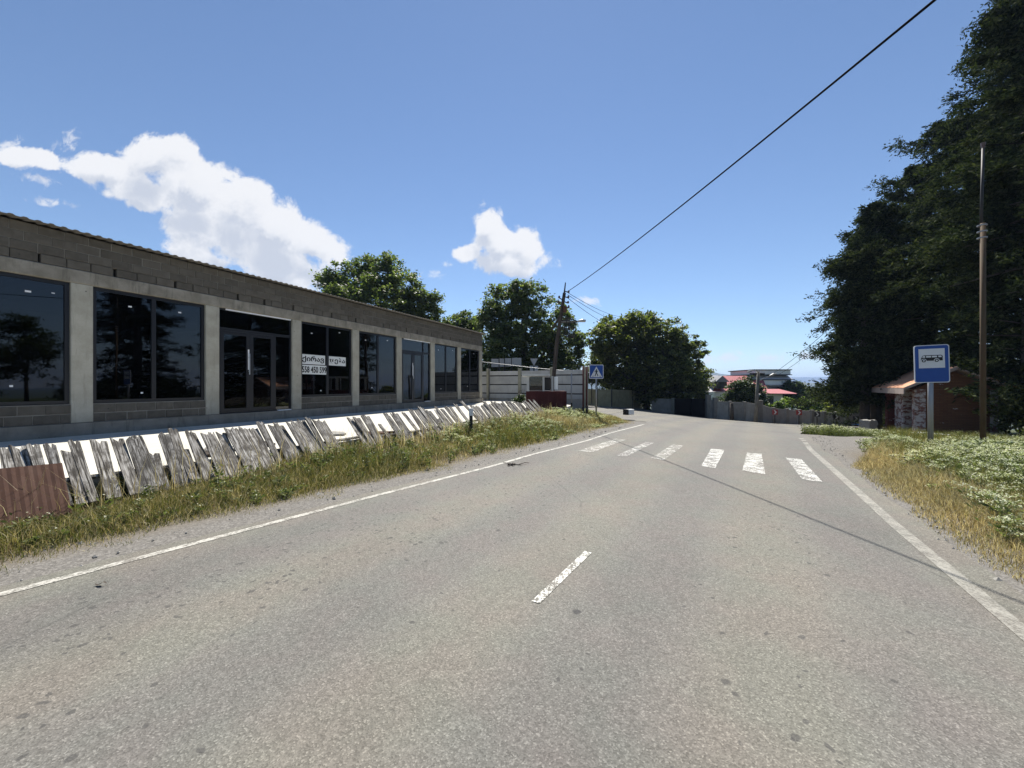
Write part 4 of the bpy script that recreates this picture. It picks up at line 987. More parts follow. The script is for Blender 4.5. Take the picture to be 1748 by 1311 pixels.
# roof tiles in overlapping courses on both slopes
sl = math.hypot(hw, rise - .04); ang = math.atan2(rise - .04, hw); nr = 9; ncol = 11; tw = (Ls + 2 * ov) / ncol
tm = [MB().cbox(-tw / 2 + .006, tw / 2 - .006, 0, sl / nr * 1.12, 0, .03, .003).mesh('tile', 'tile_orange') for _ in range(1)]
for side in (1, -1):
    for r in range(nr):
        for c in range(ncol):
            if side == -1 and r > 3: continue
            dd = sl * r / nr
            o_ = link('tile', tm[0], roof, (-ov + tw * (c + .5), mid + side * (hw - math.cos(ang) * dd + .02), H_ + .05 + math.sin(ang) * dd + random.uniform(0, .006)))
            o_.rotation_euler = (-side * 0 + (ang + .035) * 1, 0, 0 if side == -1 else math.pi)
MB().box(-ov - .01, Ls + ov + .01, mid + hw + .003, mid + hw + .035, H_ - .22, H_ + .05).obj('fascia', 'shelter_fascia', t)
MB().add([(-ov - .012, mid + hw, H_ - .02), (-ov - .012, mid, H_ + rise - .06), (-ov - .012, mid, H_ + rise + .08), (-ov - .012, mid + hw, H_ + .1), (-ov - .05, mid + hw, H_ - .02), (-ov - .05, mid, H_ + rise - .06), (-ov - .05, mid, H_ + rise + .08), (-ov - .05, mid + hw, H_ + .1)], [(0, 1, 2, 3), (4, 7, 6, 5), (0, 4, 5, 1), (1, 5, 6, 2), (2, 6, 7, 3), (3, 7, 4, 0)]).obj('barge_board', 'shelter_fascia', t)
# white slab lying before the end wall
a = W(1562, 737, 17.2); b = W(1642, 744, 15.6); d = (b - a); t = thing('white_slab', 'low white painted concrete slab at the foot of the brick bus shelter', 'concrete slab', (a.x, a.y, a.z), math.atan2(d.y, d.x))
MB().cbox(0, math.hypot(d.x, d.y), -.18, .18, -1.0, 0, .03, Matrix.Rotation(math.atan2(-d.z, math.hypot(d.x, d.y)), 4, 'Y')).obj('slab', 'white_paint', t)
a = W(1482, 727, 20.5); t = thing('stone_block', 'rough pale stone block beside the far corner of the bus shelter', 'stone', (a.x, a.y, a.z - .2), R(20))
bm = bmesh.new(); bmesh.ops.create_cube(bm, size=1); bmesh.ops.subdivide_edges(bm, edges=bm.edges, cuts=4, use_grid_fill=True)
for v in bm.verts:
    v.co = Vector((v.co.x * .62, v.co.y * .45, v.co.z * .5 + .25)) + Vector([random.uniform(-.03, .03) for _ in range(3)])
me = bpy.data.meshes.new('stone'); bm.to_mesh(me); bm.free(); me.materials.append(MATS['stone_light']); link('stone', me, t)
a = W(1474, 727, 24.0); t = thing('tarpaulin', 'small crumpled light blue sheet lying left of the stone block', 'tarpaulin', (a.x, a.y, a.z))
bm = bmesh.new(); bmesh.ops.create_grid(bm, x_segments=10, y_segments=8, size=.42)
for v in bm.verts: v.co.z = .12 * math.exp(-(v.co.x ** 2 + v.co.y ** 2) * 6) + random.uniform(0, .05)
me = bpy.data.meshes.new('sheet'); bm.to_mesh(me); bm.free(); me.materials.append(MATS['tarp']); link('sheet', me, t)

# ------------------------------------------------------------------ bus stop sign, rusty pole
Z = 9.4; q = W(1590, 750, Z); g = gz(q.x, q.y)
road_yaw = math.atan(.57)
t = thing('bus_stop_sign', 'blue bus stop sign with a black bus on white, on a grey metal post', 'road sign', (q.x, q.y, g), -road_yaw * .98)
hw_, hh = .302, .445; zc = CH + (658 - 621) / F * Z - g; tl = R(1.2)
MB().tube([(0, .05, -.2), (0, .05, zc + .3)], .052, 12).obj('post', 'galvanised', t, True)
MR = Matrix.Translation((0, 0, zc)) @ Matrix.Rotation(-tl, 4, 'Y')
pl = MB().prism(rrect(hw_, hh, .05, 6), -.012, .012, MR).obj('panel', 'sign_white', t)
MB().prism(rrect(hw_ - .017, hh - .017, .04, 6), -.016, -.0125, MR).obj('blue_field', 'sign_blue', pl)
MB().prism([(-.222, -.10), (.222, -.10), (.222, .355), (-.222, .355)], -.02, -.0165, MR).obj('white_field', 'sign_white', pl)
cz = .127
bus = [(-.185, cz - .055), (.185, cz - .055), (.185, cz + .05), (.175, cz + .068), (.155, cz + .076), (-.13, cz + .076), (-.155, cz + .066), (-.178, cz + .015), (-.185, cz)]
b_ = MB().prism(bus, -.024, -.0205, MR).obj('bus_symbol', 'black', pl)
for x0, x1, x2, x3 in ((-.165, -.112, -.112, -.148), (-.095, -.01, -.01, -.095), (.005, .09, .09, .005), (.112, .168, .162, .112)):
    MB().prism([(x0, cz + .022), (x1, cz + .022), (x2, cz + .060), (x3, cz + .060)], -.027, -.0245, MR).obj('bus_window', 'sign_white', pl)
for x in (-.138, .082):
    MB().prism(circ(x, cz - .05, .047, 20), -.027, -.0245, MR).obj('wheel_arch', 'sign_white', pl)
    MB().prism(circ(x, cz - .052, .036, 20), -.030, -.0275, MR).obj('bus_wheel', 'black', pl)
    MB().prism(circ(x, cz - .052, .017, 14), -.033, -.0305, MR).obj('wheel_hub', 'sign_white', pl)
Z = 8.9; q = W(1678, 775, Z); g = gz(q.x, q.y)
t = thing('rusty_pole', 'tall rusty brown pole with a thin mast strapped on, right of the bus sign', 'utility pole', (q.x, q.y, g))
h1 = CH + (658 - 381) / F * Z - g; h2 = CH + (658 - 245) / F * Z - g
MB().tube([(0, 0, -.3), (.0, 0, h1)], [.05, .046], 10).obj('lower_shaft', 'rust_pole', t, True)
MB().tube([(.03, .07, h1 - .5), (.085, .07, h2)], .026, 8).obj('upper_mast', 'dark_steel', t, True)
for k in range(3): MB().tube([(0.005, .02, h1 - .03 - k * .14), (0.005, .02, h1 - .055 - k * .14)], .083, 12).obj('strap', 'galvanised', t)
MB().tube([(.085, .07, h2 - .06), (.085, .07, h2 + .06)], [.03, .045], 8).obj('insulator', 'insulator', t)
top = Vector((q.x + .085, q.y + .07, g + h2))
cable('overhead_wire', 'pale wire running right from the top of the rusty pole', [top, top + Vector((9, -2, .1))], [.15], .010)

# ------------------------------------------------------------------ vegetation
def rnd_unit(n):
    v = rng.normal(size=(n, 3)); return v / np.linalg.norm(v, axis=1, keepdims=True)
def diamonds_mesh(name, c, t, b, l, w_, m):      # leaf diamonds: centre, axis, cross axis, half length, half width
    n = len(c); l = l[:, None]; w_ = w_[:, None]
    V = np.stack([c - t * l, c + b * w_, c + t * l, c - b * w_], 1).reshape(-1, 3)
    k = np.arange(n)[:, None] * 4
    T = np.stack([k + np.array([0, 1, 2]), k + np.array([0, 2, 3])], 1).reshape(-1, 3)
    return tri_mesh(name, V, T, m)
def leaf_arrays(c, lmin, lmax, up=.5, asp=.55):
    n = len(c); nn = rnd_unit(n); nn[:, 2] = np.abs(nn[:, 2]) + up; nn /= np.linalg.norm(nn, axis=1, keepdims=True)
    t = np.cross(nn, rnd_unit(n)); t /= np.linalg.norm(t, axis=1, keepdims=True) + 1e-9; b = np.cross(nn, t)
    l = rng.uniform(lmin, lmax, n); return t, b, l, l * asp
def crown_pts(lobes, n_leaves, clump=.45, per=60):
    lobes = np.array(lobes, float); wt = lobes[:, 3] ** 2; wt /= wt.sum(); nc = n_leaves // per
    i = rng.choice(len(lobes), nc, p=wt); u = rnd_unit(nc); rad = lobes[i, 3] * rng.uniform(.3, 1.18, nc) ** .6
    cc = lobes[i, :3] + u * rad[:, None] * np.array([1, 1, .92])
    cc = np.repeat(cc, per, 0); return cc + rng.normal(size=cc.shape) * clump * np.repeat(rng.uniform(.5, 1.1, nc), per)[:, None] * np.array([.5, .5, .34])
def tree(name, label, cat, loc, lobes, n_leaves, m='leaf_walnut', size=(.09, .17), tr=.22, group=None, clump=.5, per=60, trunk=True):
    t = thing(name, label, cat, loc, 0, group); L = np.array(lobes, float); L[:, :3] -= np.array(loc)
    p = crown_pts(L, n_leaves, clump, per); a = leaf_arrays(p, *size, .45, .5)
    link('crown', diamonds_mesh('crown', p, *a, m), t)
    if trunk:
        mb = MB(); c = L[:, :3].mean(0); zf = max(.8, L[:, 2].min() * .75)
        fork = Vector((c[0] * .25, c[1] * .25, zf))
        mb.tube([(0, 0, -.4), (c[0] * .1, c[1] * .1, zf * .5), fork], [tr * 1.25, tr, tr * .8], 8)
        for q in L:
            e = Vector(q[:3]); md = fork.lerp(e, .5) + Vector((random.uniform(-.3, .3), random.uniform(-.3, .3), random.uniform(0, .4)))
            mb.tube([fork, md, e], [tr * .5, tr * .3, tr * .12], 6)
        mb.obj('trunk', 'bark', t, True)
    return t
def px_lobes(lst, Z, jit, yz=0.7):
    out = []
    for (x, y, r) in lst:
        Zz = Z + random.uniform(-jit, jit); v = W(x, y, Zz); out.append((v.x, v.y, v.z, r / F * Zz))
    return out
Z = 37; tree('walnut_tree', 'tall leafy tree rising behind the roof of the block building', 'tree', (W(650, 600, Z).x, Z, .3),
    px_lobes([(600, 478, 40), (650, 470, 36), (690, 492, 34), (572, 492, 30), (640, 520, 50), (708, 522, 32), (733, 512, 16), (600, 530, 46), (700, 548, 36), (752, 545, 20), (560, 478, 14), (665, 455, 18)], Z, 1.8), 44000, size=(.10, .19), tr=.28, clump=.62)
Z = 38; tree('walnut_tree', 'broad leafy tree behind the white slab fence and the leaning pole', 'tree', (W(890, 650, Z).x, Z, .2),
    px_lobes([(862, 515, 34), (905, 512, 32), (850, 552, 34), (898, 560, 48), (940, 555, 38), (958, 590, 38), (982, 600, 18), (868, 600, 46), (930, 612, 46), (836, 545, 22), (968, 545, 16), (848, 592, 30), (888, 490, 16), (985, 575, 14), (965, 632, 28), (900, 635, 40), (850, 632, 30), (845, 610, 36)], Z, 1.6), 60000, size=(.10, .19), tr=.3, clump=.55)
Z = 42; tree('walnut_tree', 'low leafy crown between the block building and the broad tree', 'tree', (W(790, 640, Z).x, Z, .2), px_lobes([(795, 548, 18), (778, 546, 12), (812, 556, 16), (800, 575, 24), (770, 565, 20)], Z, 1.0), 9000, size=(.10, .2), tr=.15)
Z = 42.5; tree('chestnut_tree', 'dense round dark tree overhanging the diamond fence and the black gate', 'tree', (W(1104, 690, Z).x, Z, -1.2),
    px_lobes([(1042, 578, 34), (1083, 566, 32), (1128, 575, 38), (1160, 602, 38), (1182, 640, 26), (1062, 630, 50), (1112, 630, 56), (1150, 652, 44), (1030, 625, 26), (1040, 560, 18), (1072, 548, 14), (1105, 556, 24), (1190, 662, 18), (1020, 598, 14), (1180, 668, 26), (1060, 660, 30), (1120, 668, 36), (1010, 640, 16)], Z, 2.4), 75000, 'leaf_dark', (.12, .22), .35, clump=.62)
Z = 44; tree('fruit_tree', 'small dark green tree leaning over the panel wall before the tiered house', 'tree', (W(1262, 715, Z).x, Z, -2.2), px_lobes([(1262, 665, 17), (1280, 660, 16), (1292, 672, 15), (1250, 678, 14), (1272, 682, 16), (1234, 688, 12), (1220, 690, 10), (1300, 685, 10)], Z, .8), 12000, 'leaf_shrub', (.10, .19), .12)
# trunk standing in front of the wall
X, Y, z = at_wall(1245, .3); t = thing('tree_stump', 'bare dark tree trunk standing in front of the left end of the panel wall', 'tree trunk', (X, Y - .4, z - .1)); MB().tube([(0, 0, 0), (.03, 0, .9), (-.02, 0, 1.65)], [.16, .14, .13], 8).obj('trunk', 'bark', t, True)
Z = 62; tree('garden_tree', 'round green tree standing right of the tiered house', 'tree', (W(1352, 690, Z).x, Z, -4), px_lobes([(1350, 661, 12), (1362, 666, 12), (1340, 670, 12), (1372, 672, 10), (1355, 678, 14)], Z, 1), 8000, 'leaf_shrub', (.15, .28), .2)
Z = 75; tree('garden_tree', 'small dark trees far behind the vine', 'tree', (W(1400, 690, Z).x, Z, -6), px_lobes([(1374, 672, 6), (1384, 674, 7), (1395, 676, 7), (1408, 672, 8), (1420, 670, 10), (1434, 668, 10)], Z, 1.5), 8000, 'leaf_dark', (.14, .25), .15)
Z = 44.5; tree('grape_vine', 'bright yellow green vine canopy spilling over the panel wall', 'vine', (W(1375, 720, Z).x, Z, -2.4), [(W(x, y, Z).x, Z + random.uniform(-.7, 1.5), W(x, y, Z).z, 1.3 * r / F * Z) for x, y, r in [(1312, 694, 6), (1322, 698, 6), (1332, 696, 7), (1345, 692, 8), (1358, 690, 8), (1372, 691, 9), (1386, 691, 9), (1400, 690, 9), (1412, 692, 10), (1395, 698, 10), (1378, 698, 9), (1410, 700, 9), (1420, 688, 9), (1426, 698, 8)]], 14000, 'leaf_vine', (.10, .18), .07, clump=.3, per=40)
Z = 36; tree('laurel_shrub', 'dark green shrub at the foot of the conifers behind the panel wall', 'shrub', (W(1450, 720, Z).x, Z, -2.2), px_lobes([(1432, 690, 14), (1450, 680, 22), (1470, 690, 24), (1440, 700, 16), (1490, 700, 22), (1420, 705, 10)], Z, 1.2), 16000, 'leaf_dark', (.10, .2), .1)
Z = 29.5; tree('ivy_shrub', 'little bush growing between the white slab fence and the red kiosk', 'shrub', (W(886, 690, Z - 2).x, Z - 3, .45), px_lobes([(884, 682, 5), (892, 680, 6), (880, 686, 4), (889, 687, 5)], Z - 3, .3), 1800, 'leaf_shrub', (.04, .08), .03, clump=.2, per=30)

def conifer(name, label, X, Y, H, Rm, seed, nl=210, nb=15, nsp=15, prof=None, group='dark conifers on the right', hmin=.045):
    global rng
    rng = np.random.default_rng(seed); z0 = gz(X, Y) - .2
    t = thing(name, label, 'tree', (X, Y, z0), 0, group)
    h = np.sort(rng.uniform(hmin, .995, nl) ** .9); az = rng.uniform(0, 2 * math.pi, nl)
    pf = np.interp(h, [0, .08, .25, .5, .75, .9, 1], prof or [.8, .95, 1, .82, .5, .26, .03])
    ll = Rm * pf * rng.uniform(.50, 1.2, nl) + .1
    lob = 1 + .20 * np.sin(az * 3 + h * 14 + seed) + .20 * np.sin(h * 31 + seed * 1.7 + az); ll *= lob
    rise = np.where(h > .8, .75, rng.uniform(-.12, .28, nl))
    li = np.repeat(np.arange(nl), nb); n1 = len(li)
    tt = rng.uniform(.22, 1.0, n1) ** .8
    dirx = np.stack([np.cos(az), np.sin(az), 0 * az], 1)
    P1 = dirx[li] * (ll[li] * tt)[:, None]; P1[:, 2] = h[li] * H + ll[li] * (rise[li] * tt - .22 * tt ** 2)
    side = np.stack([-np.sin(az), np.cos(az), 0 * az], 1)
    bd = dirx[li] * rng.uniform(.3, 1.0, n1)[:, None] + side[li] * rng.normal(0, .7, n1)[:, None]; bd[:, 2] += rng.normal(.08, .32, n1)
    bd /= np.linalg.norm(bd, axis=1, keepdims=True)
    bl_ = rng.uniform(.35, .95, n1) * np.clip(ll[li] / Rm + .3, .4, 1.1)
    nsp = int(nsp * 1.6); bi = np.repeat(np.arange(n1), nsp); n2 = len(bi); s = rng.uniform(0, 1, n2)
    c = P1[bi] + bd[bi] * (bl_[bi] * s)[:, None] + rng.normal(0, .09, (n2, 3)); c[:, 2] -= .16 * s ** 2 * bl_[bi]
    d = bd[bi] + rng.normal(0, .55, (n2, 3)); d[:, 2] -= .12; d /= np.linalg.norm(d, axis=1, keepdims=True)
    b = np.cross(d, rnd_unit(n2)); b /= np.linalg.norm(b, axis=1, keepdims=True) + 1e-9
    l = rng.uniform(.055, .135, n2); link('crown', diamonds_mesh('crown', c, d, b, l, l * rng.uniform(.26, .42, n2), 'leaf_conifer'), t)
    mb = MB().tube([(0, 0, 0), (.05, .05, H * .5), (0, 0, H * .97)], [.03 * H * .75, .016 * H, .02], 8)
    for i in range(0, nl, 3):
        e = Vector((math.cos(az[i]) * ll[i] * .8, math.sin(az[i]) * ll[i] * .8, h[i] * H + ll[i] * (rise[i] * .8 - .14))); mb.tube([(0, 0, h[i] * H), e], [.05, .012], 4, False)
    mb.obj('trunk', 'bark', t); return t
def cx_(px, Z): return (px - 874) / F * Z
c0 = conifer('cypress_tree', 'slender spired dark conifer left of the other conifers', cx_(1495, 24.8), 24.8, 14.3, 2.75, 11, 260, 15, 14, [.8, .95, 1, .95, .72, .34, .03], hmin=.13)
conifer('cypress_tree', 'lowest dark conifer at the left edge of the conifer group', cx_(1476, 24.2), 24.2, 11.8, 1.8, 21, 230, hmin=.15, prof=[.8, 1, 1, .95, .75, .5, .1])
conifer('cypress_tree', 'big dark conifer behind the bus shelter roof', cx_(1652, 25), 25, 20.0, 4.4, 31, 380, 18, 15, [.8, .9, 1, .95, .74, .50, .08])
conifer('cypress_tree', 'middle dark conifer filling the mass behind the slender spire', cx_(1562, 29), 29, 19.3, 3.6, 61, 320, 16, 15, [.8, .95, 1, .95, .72, .42, .06])
conifer('cypress_tree', 'tallest dark conifer rising past the top of the photo above the rusty pole', cx_(1768, 22), 22, 26.5, 3.4, 41, 400, 19, 16, [.8, .9, 1, .9, .65, .5, .08])
c5 = conifer('cypress_tree', 'dark conifer at the right edge behind the flowering weeds', cx_(1770, 17.5), 17.5, 21, 3.7, 51, 360, 18, 16, [.8, .95, 1, .9, .65, .4, .04])
for (X, Y, rz, sc, lb) in ((26.5, 9.5, 2.0, .8, 'dark conifer standing past the right edge of the view'),):
    c = copy_tree(c5); c.location = (X, Y, gz(X, Y) - .2); c.rotation_euler = (0, 0, rz); c.scale = (sc, sc, sc); c['label'] = lb
rng = np.random.default_rng(77)
tree('roadside_tree', 'loose young tree beyond the right edge of the view', 'tree', (23, 3.5, 0), [(23, 3.5, 3.4, 1.5), (22.2, 4.4, 4.6, 1.2), (24, 3, 5.2, 1.3), (23, 3.2, 6.2, .8), (22, 2.6, 3, 1.1)], 12000, 'leaf_shrub', (.06, .12), .12)
for k, (X, Y, s_, lb) in enumerate(((22.5, 16.5, 1.5, 'dark bush behind the white slab'), (20.5, 13.2, 1.1, 'dark bush behind the rusty pole'), (23.5, 12.0, 1.6, 'dark bush at the right edge under the conifers'), (25.5, 6.5, 1.7, 'dark bush beyond the right edge of the view'), (24.5, 0.0, 1.5, 'dark bush beside the road behind the viewer'))):
    g = gz(X, Y)
    tree('hedge_bush', lb, 'shrub', (X, Y, g), [(X + random.uniform(-1, 1) * s_, Y + random.uniform(-1, 1) * s_, g + random.uniform(.4, 1.1) * s_, s_ * random.uniform(.5, .85)) for _ in range(7)], 9000, 'leaf_dark', (.05, .11), .05, 'bushes under the conifers', clump=.4, per=40)

# grass: blades of three triangles
def blades(name, bx, by, hgt, wid, m, lean=.35, label=None):
    n = len(bx); bz = ground(bx, by) - .02; az = rng.uniform(0, 2 * math.pi, n); la = rng.uniform(0, 2 * math.pi, n)
    lv = np.stack([np.cos(la), np.sin(la), 0 * la], 1) * (hgt * np.abs(rng.normal(0, lean, n)))[:, None]
    wv = np.stack([np.cos(az), np.sin(az), 0 * az], 1) * wid[:, None]
    b = np.stack([bx, by, bz], 1); up = np.zeros((n, 3)); up[:, 2] = hgt
    m1 = b + up * .55 + lv * .3; tp = b + up * (1 - .12 * rng.random(n))[:, None] + lv
    V = np.stack([b - wv, b + wv, m1 - wv * .75, m1 + wv * .75, tp], 1).reshape(-1, 3)
    k = np.arange(n)[:, None] * 5
    T = np.stack([k + np.array([0, 1, 3]), k + np.array([0, 3, 2]), k + np.array([2, 3, 4])], 1).reshape(-1, 3)
    o = link(name, tri_mesh(name, V, T, m)); return props(o, label, 'grass', kind='stuff')
def nval(x, y, f, s):  # smooth patchiness
    return .5 + .25 * (np.sin(x * f + s) * np.cos(y * f * 1.3 + s * 2) + np.sin((x + y) * f * .6 + s * 3) + .6 * np.sin(x * f * 2.7 - y * f * 2.1 + s)) / 1.0 * .8
def left_pts(n, ymin, ymax, dmin, dmax):
    y = ymin + (ymax - ymin) * rng.random(n) ** 1.15; mx = np.interp(y, [1, 6, 12, 15, 19.5], [dmax, dmax, dmax + .2, dmax + .8, dmax * .95])
    d = dmin + (mx - dmin) * rng.random(n); d += .12 * np.sin(y * 3.1) + .1 * np.sin(y * 7.3)
    return XL(y) - d / .85, y, d
x, y, d = left_pts(70000, .8, 20.2, .62, 2.55)
tip = np.clip((20.4 - y) / 2.5, .25, 1)
hgt = (.06 + .30 * ss(.7, 1.7, d) * rng.uniform(.35, 1.15, len(x))) * (.6 + .8 * nval(x, y, 1.7, 1)) * tip * (.52 + .48 * ss(4.2, 7.5, y)) * (1 - .62 * ss(1.35, 2.0, d) * (1 - .55 * ss(7, 12, y)))
keep = rng.random(len(x)) < (.25 + .75 * ss(.62, 1.05, d + .25 * (nval(x, y, 2.3, 4) - .5)))
dry = rng.random(len(x)) < np.clip(.50 - .55 * (nval(x, y, 1.1, 2) - .5) * 2 - .12 + .45 * (1 - ss(.6, 1.2, d)) + .3 * ss(13, 18, y), 0, .95)
wid = .0022 + .0009 * y / 4
k = keep & ~dry; blades('grass', x[k], y[k], hgt[k], wid[k] * 1.15, 'grass_green', .45, 'green and yellow roadside grass below the plank fence')
k = keep & dry; blades('grass', x[k], y[k], hgt[k] * .95, wid[k], 'grass_dry', .5, 'dry straw coloured grass along the left shoulder')
def right_pts(n, ymin, ymax, dmin, dmax, pw=1.0):
    y = ymin + (ymax - ymin) * rng.random(n) ** pw; d = dmin + (dmax - dmin) * rng.random(n); d += .12 * np.sin(y * 2.7) + .08 * np.sin(y * 6.1)
    return XR(y) + d / .87, y, d
x, y, d = right_pts(74000, 1.2, 9.6, .2, 2.5, 1.1)
n0 = nval(x, y, 1.3, 5)
keep = rng.random(len(x)) < np.clip(ss(.2, .5, d - .9 * ss(7.6, 9.8, y)) * (1 - .8 * ss(.8, 1.7, d + .5 * (n0 - .5))), 0, 1)
hgt = (.05 + .27 * ss(.3, 1.2, d) * rng.uniform(.4, 1.2, len(x)))
g_ = rng.random(len(x)) < (.10 + .30 * ss(1.0, 2.0, d)); blades('grass', x[keep & g_], y[keep & g_], hgt[keep & g_], .0022 + .0008 * y[keep & g_] / 4, 'grass_green', .55, 'green grass mixed into the dry strip on the right')
k = keep & ~g_; blades('grass', x[k], y[k], hgt[k], .0022 + .0008 * y[k] / 4, 'grass_dry', .55, 'golden dry grass along the right road edge')
x, y, d = right_pts(60000, 1.2, 12.2, 1.2, 7.5, .9)
d = d + 0
hgt = (.12 + .3 * rng.random(len(x))) * (.7 + .6 * nval(x, y, 1.1, 8))
k = (x < 1.45 * y + 2.5) & (d > 1.2 + 1.0 * ss(9.5, 12, y)); blades('grass', x[k], y[k], hgt[k], .0026 + .0008 * y[k] / 4, 'grass_green', .5, 'green undergrowth between the white flowering weeds')
# weeds with flat white flower heads
def weeds(name, label, px_, py_, hgt, nleaf, nflow, spread, fl=True):
    n = len(px_); bz = ground(px_, py_) - .02
    i = np.repeat(np.arange(n), nleaf); m = len(i); hh = rng.uniform(.08, .88, m) ** .8; an = rng.uniform(0, 2 * math.pi, m)
    rad = spread[i] * rng.uniform(.15, 1, m) * (.35 + .65 * hh); bend = rng.normal(0, .09, (n, 2))
    c = np.stack([px_[i] + np.cos(an) * rad + bend[i, 0] * hh * hgt[i], py_[i] + np.sin(an) * rad + bend[i, 1] * hh * hgt[i], bz[i] + hgt[i] * hh], 1)
    t = np.stack([np.cos(an), np.sin(an), rng.normal(.55, .5, m)], 1); t /= np.linalg.norm(t, axis=1, keepdims=True)
    b = np.cross(t, rnd_unit(m)); b /= np.linalg.norm(b, axis=1, keepdims=True); l = rng.uniform(.018, .045, m)
    o = link(name, diamonds_mesh(name, c, t, b, l, l * .36, 'weed_leaf')); props(o, label, 'weeds', kind='stuff')
    # stems
    ns = 4; i = np.repeat(np.arange(n), ns); m = len(i); an = rng.uniform(0, 2 * math.pi, m); rad = spread[i] * rng.uniform(.1, .8, m)
    tx = px_[i] + np.cos(an) * rad; ty = py_[i] + np.sin(an) * rad; tz = bz[i] + hgt[i] * rng.uniform(.82, 1.05, m)
    w_ = .0035; V = np.stack([np.stack([px_[i] - w_, py_[i], bz[i]], 1), np.stack([px_[i] + w_, py_[i], bz[i]], 1), np.stack([tx, ty, tz], 1)], 1).reshape(-1, 3)
    ob = link('stems', tri_mesh('stems', V, np.arange(m * 3).reshape(-1, 3), 'weed_leaf'), o); props(ob, kind='stuff')
    if not fl: return o
    j = np.repeat(np.arange(m), nflow); q = len(j); a2 = rng.uniform(0, 2 * math.pi, q); r2 = rng.random(q) ** .6 * rng.uniform(.025, .062, m)[j]
    c = np.stack([tx[j] + np.cos(a2) * r2, ty[j] + np.sin(a2) * r2, tz[j] - r2 * .45 + rng.normal(0, .008, q)], 1)
    nn = rnd_unit(q) * .6; nn[:, 2] += .9; nn /= np.linalg.norm(nn, axis=1, keepdims=True); t = np.cross(nn, rnd_unit(q)); t /= np.linalg.norm(t, axis=1, keepdims=True); b = np.cross(nn, t)
    l = rng.uniform(.006, .0115, q); ob = link('flower_heads', diamonds_mesh('flower_heads', c, t, b, l, l * .8, 'weed_flower'), o); props(ob, kind='stuff'); return o
x, y, d = right_pts(4600, 2.0, 12.3, .8, 8.5, .85)
n0 = nval(x, y, 1.0, 3); keep = (x < 1.42 * y + 2.2) & (rng.random(len(x)) < np.clip(ss(.75, 1.35, d - .9 * ss(9.5, 12, y) + 1.2 * (n0 - .5)), 0, 1))
x, y = x[keep], y[keep]; weeds('flowering_weeds', 'pale white flowering weeds filling the right verge under the bus stop sign', x, y, rng.uniform(.26, .52, len(x)) * (.55 + .9 * nval(x, y, 2.2, 9)) * (1 - .5 * ss(6.5, 11.0, y)) * (.6 + .4 * ss(.8, 1.7, d[keep])), 26, 11, rng.uniform(.08, .17, len(x)))
pts = [(1440, 741, 13.5), (1470, 741, 14.0), (1495, 742, 14.5), (1425, 741, 13.2), (1455, 739, 14.2)]
n = 420; x = rng.uniform(11.0, 14.6, n); y = rng.uniform(13.6, 15.6, n) + .1 * (x - 11); k = (x - XR(y)) > .25; x, y = x[k], y[k]
weeds('flowering_weeds', 'low yellow green weed patch at the edge of the lay-by left of the bus shelter', x, y, rng.uniform(.25, .45, len(x)), 24, 6, rng.uniform(.1, .18, len(x)))
n = 700; x = rng.uniform(14, 24, n); y = rng.uniform(10.5, 18.2, n); k = (x > XR(y) + 1.5) & (x < 1.5 * y + 2) & ~((x > 17.5) & (y > 17.2)); x, y = x[k], y[k]
weeds('undergrowth', 'dull green undergrowth at the foot of the bus shelter and conifers', x, y, rng.uniform(.2, .42, len(x)), 24, 2, rng.uniform(.1, .2, len(x)))
x, y, d = left_pts(2100, 9.5, 19.8, 1.0, 2.7); kk = rng.random(len(x)) < np.clip(.3 + 1.7 * (nval(x, y, 2.3, 11) - .42), .08, 1); x, y, d = x[kk], y[kk], d[kk]; n0 = nval(x, y, 1.2, 6); k = rng.random(len(x)) < .25 + .75 * ss(12.0, 14.5, y); x, y, d = x[k], y[k], d[k]
weeds('flowering_weeds', 'creamy white flowering weeds on the tip of the left verge', x, y, rng.uniform(.14, .34, len(x)) * np.clip(ss(.8, 1.8, d), .4, 1) * np.clip((20.6 - y) / 3.0, .35, 1), 20, 20, rng.uniform(.09, .17, len(x)))
x, y, d = left_pts(60000, .8, 8.0, .60, 2.5)
hgt = (.05 + .13 * ss(.6, 1.3, d) * (1 - .5 * ss(1.4, 2.0, d)) * rng.uniform(.4, 1.3, len(x))) * (.7 + .6 * nval(x, y, 2.1, 3)); k = rng.random(len(x)) < (.15 + .85 * ss(.66, 1.1, d + .3 * (nval(x, y, 2.3, 4) - .5)))
x, y, hgt = x[k], y[k], hgt[k]; k = rng.random(len(x)) < .66
blades('grass', x[k], y[k], hgt[k], .0022 + .0009 * y[k] / 4, 'grass_green', .6, 'short dense green grass at the near end of the left verge')
blades('grass', x[~k], y[~k], hgt[~k], .002 + .0008 * y[~k] / 4, 'grass_dry', .6, 'short dense straw grass at the near end of the left verge')
x, y, d = left_pts(480, 2.0, 13.5, .95, 2.3); weeds('roadside_weeds', 'leafy green weeds with a few pale flowers in front of the plank fence', x, y, rng.uniform(.14, .36, len(x)) * (.6 + .8 * nval(x, y, 1.9, 7)) * (.6 + .4 * ss(4.2, 7.5, y)), 24, 1, rng.uniform(.06, .14, len(x)))
n = 900; s_ = rng.uniform(-2.5, 13.2, n); x = P0.x + E_.x * s_ - .858 * rng.uniform(-.3, .1, n); y = P0.y + E_.y * s_ + .513 * rng.uniform(-.3, .1, n)
blades('grass', x, y, rng.uniform(.35, .75, n), .0022 + .0008 * y / 4, 'grass_dry', .35, 'tall thin dry stalks standing among the fence planks')

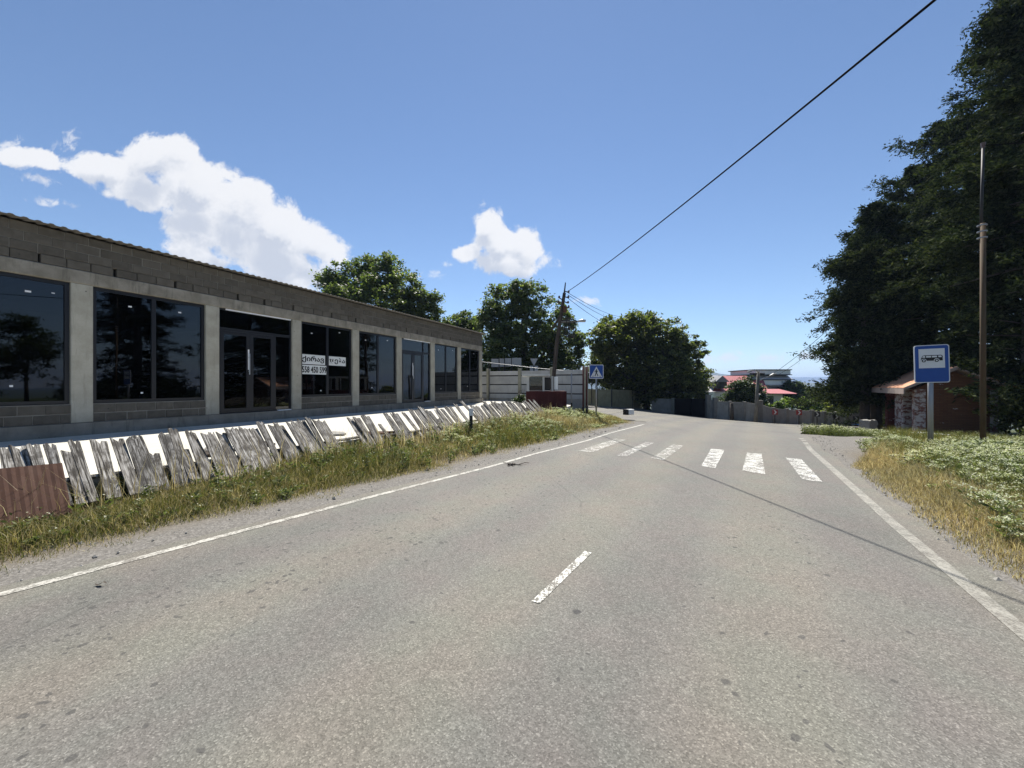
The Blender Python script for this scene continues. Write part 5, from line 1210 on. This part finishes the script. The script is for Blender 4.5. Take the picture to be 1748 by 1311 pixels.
# small things on the road and shoulder
def scatter_stones():
    mb = MB(); 
    for _ in range(600):
        if random.random() < .6:
            y = random.uniform(1.5, 18); x = float(XL(y)) - random.uniform(.15, 1.2)
        else:
            y = random.uniform(1.5, 13); x = float(XR(y)) + random.uniform(.2, .9)
        r = random.uniform(.006, .02) * (2.2 if random.random() < .06 else 1); z = gz(x, y)
        a = [(r * random.uniform(.6, 1.3), 0, 0), (0, r * random.uniform(.6, 1.3), 0), (-r * random.uniform(.6, 1.3), 0, 0), (0, -r * random.uniform(.6, 1.3), 0), (0, 0, r * random.uniform(.5, 1.0)), (0, 0, -r)]
        Mr = Matrix.Translation((x, y, z)) @ Matrix.Rotation(random.uniform(0, 6.3), 4, 'Z')
        mb.add(a, [(0, 1, 4), (1, 2, 4), (2, 3, 4), (3, 0, 4), (1, 0, 5), (2, 1, 5), (3, 2, 5), (0, 3, 5)], Mr)
    return props(mb.obj('gravel', 'stone_light'), 'loose stones scattered over both road shoulders', 'gravel', kind='stuff')
scatter_stones()
X, Y = gp(880, 794)
def rp(x, y, h=.012): a = gp(x, y); return Vector((a[0] - X, a[1] - Y, h))
t = thing('twig', 'thin broken twig with withered leaves lying on the left lane', 'twig', (X, Y, .005))
MB().tube([rp(859, 790), rp(870, 794, .02), rp(884, 795, .015), rp(896, 792.5, .03), rp(903, 791)], [.004, .008, .009, .007, .004], 5).tube([rp(884, 795, .015), rp(893, 796, .02)], [.006, .003], 5).obj('stem', 'twig', t)
lp = np.array([rp(random.uniform(868, 880), random.uniform(793, 796), .02) for _ in range(26)]); a = leaf_arrays(lp, .02, .045, .3, .5); link('leaves', diamonds_mesh('leaves', lp, *a, 'twig'), t)
X, Y = gp(172, 1000); t = thing('fallen_leaf', 'dark curled leaf lying on the road by the left edge line', 'leaf', (X, Y, .006))
bm = bmesh.new(); bmesh.ops.create_grid(bm, x_segments=6, y_segments=3, size=.5)
for v in bm.verts: v.co = Vector((v.co.x * .09, v.co.y * .035 * (1 - abs(v.co.x) * 1.6), .012 * math.sin(v.co.x * 6) + .014))
me = bpy.data.meshes.new('blade'); bm.to_mesh(me); bm.free(); me.materials.append(MATS['pole_wood']); link('blade', me, t)

# ------------------------------------------------------------------ air
hm = bpy.data.materials.new('haze'); hm.use_nodes = True; t_ = hm.node_tree; t_.nodes.clear()
out = nd(t_, 'OutputMaterial'); pv_ = nd(t_, 'VolumePrincipled'); pv_.inputs['Color'].default_value = (.42, .58, .92, 1); pv_.inputs['Density'].default_value = .00020; pv_.inputs['Anisotropy'].default_value = .2
t_.links.new(pv_.outputs[0], out.inputs['Volume'])
if True:
    mb = MB().box(-6900, 6900, -1900, 6900, -64, 150); me = bpy.data.meshes.new('haze'); me.from_pydata(mb.v, [], mb.f); me.materials.append(hm)
    props(link('haze', me), 'thin bluish air over the valley', 'haze', kind='stuff')
